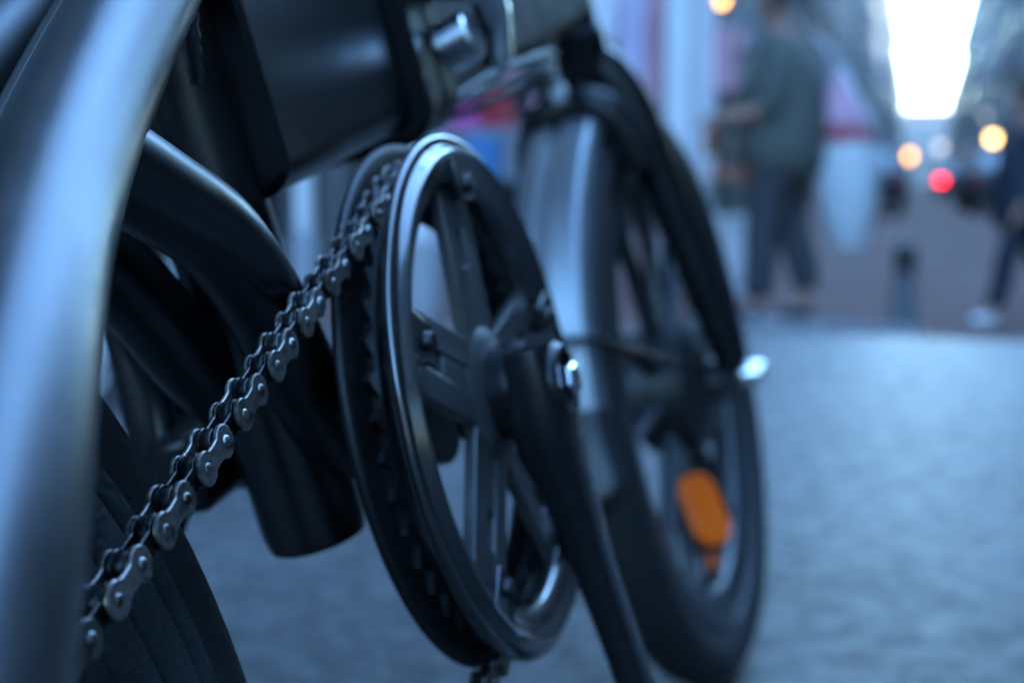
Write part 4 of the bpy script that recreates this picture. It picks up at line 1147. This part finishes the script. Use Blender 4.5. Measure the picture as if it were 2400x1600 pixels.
def car(x, y, m, label, lamps=None, heading=0):
    c = empty('car', (x, y, -0.285), rot=(0, 0, heading)); tag(c, label, 'car', 'cars parked up the street')
    out = [(-2.0, 0.35), (-2.05, 0.75), (-1.95, 0.95), (-1.55, 1.02), (-1.1, 1.42), (0.3, 1.46), (1.0, 1.0), (1.85, 0.86), (2.05, 0.6), (2.02, 0.32), (1.6, 0.25), (-1.6, 0.25)]
    MB().prism(out, -0.84, 0.84).build('body', m, c, bevel=0.06)
    MB().add([(-1.66, -0.62, 1.03), (-1.66, 0.62, 1.03), (-1.19, 0.55, 1.38), (-1.19, -0.55, 1.38)], [(0, 1, 2, 3)]).build('rear_window', GLASS, c).location.x = -0.05
    for s_ in (-1, 1):
        MB().prism([(-1.1, 1.02), (-0.95, 1.34), (0.25, 1.38), (0.78, 1.02)], s_ * 0.835, s_ * 0.85).build('side_window', GLASS, c)
        for wx in (-1.25, 1.3):
            w = empty('wheel', (wx, s_ * 0.74, 0.31), c)
            MB().lathe([(0.18, -0.09), (0.29, -0.10), (0.31, -0.06), (0.31, 0.06), (0.29, 0.10), (0.18, 0.09)], 'Y', n=28).build('tyre', RUBBER, w)
            MB().lathe([(0.0, -0.075), (0.18, -0.08), (0.19, 0.08), (0.0, 0.075)], 'Y', n=20, closed=False).build('rim', CHROME, w)
        MB().box((-2.0, s_ * 0.66, 0.78), (0.14, 0.26, 0.15)).build('tail_lamp', REDL if lamps == s_ else REDO, c, bevel=0.02)
        MB().box((1.93, s_ * 0.62, 0.72), (0.20, 0.30, 0.14)).build('headlamp', FRAME, c, bevel=0.02)
    MB().box((-2.06, 0, 0.45), (0.06, 1.5, 0.16)).build('bumper', PLAST, c, bevel=0.02)
    MB().box((-2.065, 0, 0.72), (0.02, 0.46, 0.11)).build('number_plate', FRAME, c)
rl = at_depth(2204, 413, 58)
car(60, rl.y - 0.66, CARP[1], 'black car up the street with one red tail lamp lit', 1)
car(33, 1.05, CARP[0], 'dark blue car parked on the left of the lane, nearest to the shopper')
car(41, 1.15, CARP[1], 'black car parked behind the dark blue one on the left')
car(34, -1.95, CARP[1], 'black car parked on the right of the lane, nearest to the child')
car(42, -1.9, CARP[0], 'dark blue car parked in front of the black one on the right')
car(50, -2.2, CARP[2], 'grey car parked farthest along the right houses')
IRON = mat('lamp_post_iron', (0.02, 0.022, 0.025), 0.5)
def lamp(px, py, d, m, label, r_=0.26):
    c = at_depth(px, py, d)
    o = empty('street_lamp', (c.x, c.y, -0.285)); tag(o, label, 'street lamp', 'lit street lamps')
    H = c.z + 0.285
    MB().lathe([(0, 0), (0.14, 0), (0.14, 0.3), (0.07, 0.5), (0.05, H - r_ - 0.1), (0.09, H - r_), (0, H - r_)], 'Z', n=14, closed=False).build('post', IRON, o)
    MB().lathe([(0, H - r_), (r_ * 0.6, H - r_), (r_, H + r_ * 0.4), (r_ * 0.9, H + r_ * 0.75), (0, H + r_ * 0.8)], 'Z', n=18, closed=False).build('lantern', m, o)
    MB().lathe([(r_ * 1.08, H + r_ * 0.8), (r_ * 0.5, H + r_ * 1.25), (0, H + r_ * 1.4)], 'Z', n=18, closed=False).build('lantern_cap', IRON, o)
lamp(2130, 366, 70, WARM, 'street lamp with amber lantern on the left, up the street', 0.22)
lamp(2327, 325, 60, WARM2, 'street lamp with bright warm lantern in front of the right houses', 0.19)
lamp(2204, 345, 110, COOL, 'street lamp with dim white lantern at the far bend', 0.34)
lamp(2310, 272, 66, COOL, 'street lamp with dim white lantern above the warm one on the right', 0.12)
lamp(1690, 2, 16, WARM, 'lamp with amber lantern high on its post behind the shopper', 0.06)

# white boxes standing on the asphalt beyond the rear wheel
STYRO = mat('white_polystyrene', (0.80, 0.81, 0.82), 0.7, noise=0.04, nscale=60)
def white_box(px, py, d, w, h, rz, label):
    c = at_depth(px, py, d)
    o = empty('white_box', (c.x, c.y, 0.0), rot=(0, 0, rz)); tag(o, label, 'box', 'white boxes on the asphalt')
    MB().box((0, 0, h * 0.42), (w, w * 1.3, h * 0.84)).build('box_body', STYRO, o, bevel=0.008)
    MB().box((0, 0, h * 0.92 + 0.001), (w * 1.06, w * 1.36, h * 0.16)).build('lid', STYRO, o, bevel=0.010)
white_box(265, 850, 2.75, 0.17, 0.20, R(20), 'white polystyrene box on the asphalt, taller one nearer the rear stay')
white_box(480, 850, 2.7, 0.12, 0.12, R(-12), 'low white polystyrene box on the asphalt beside the taller one')
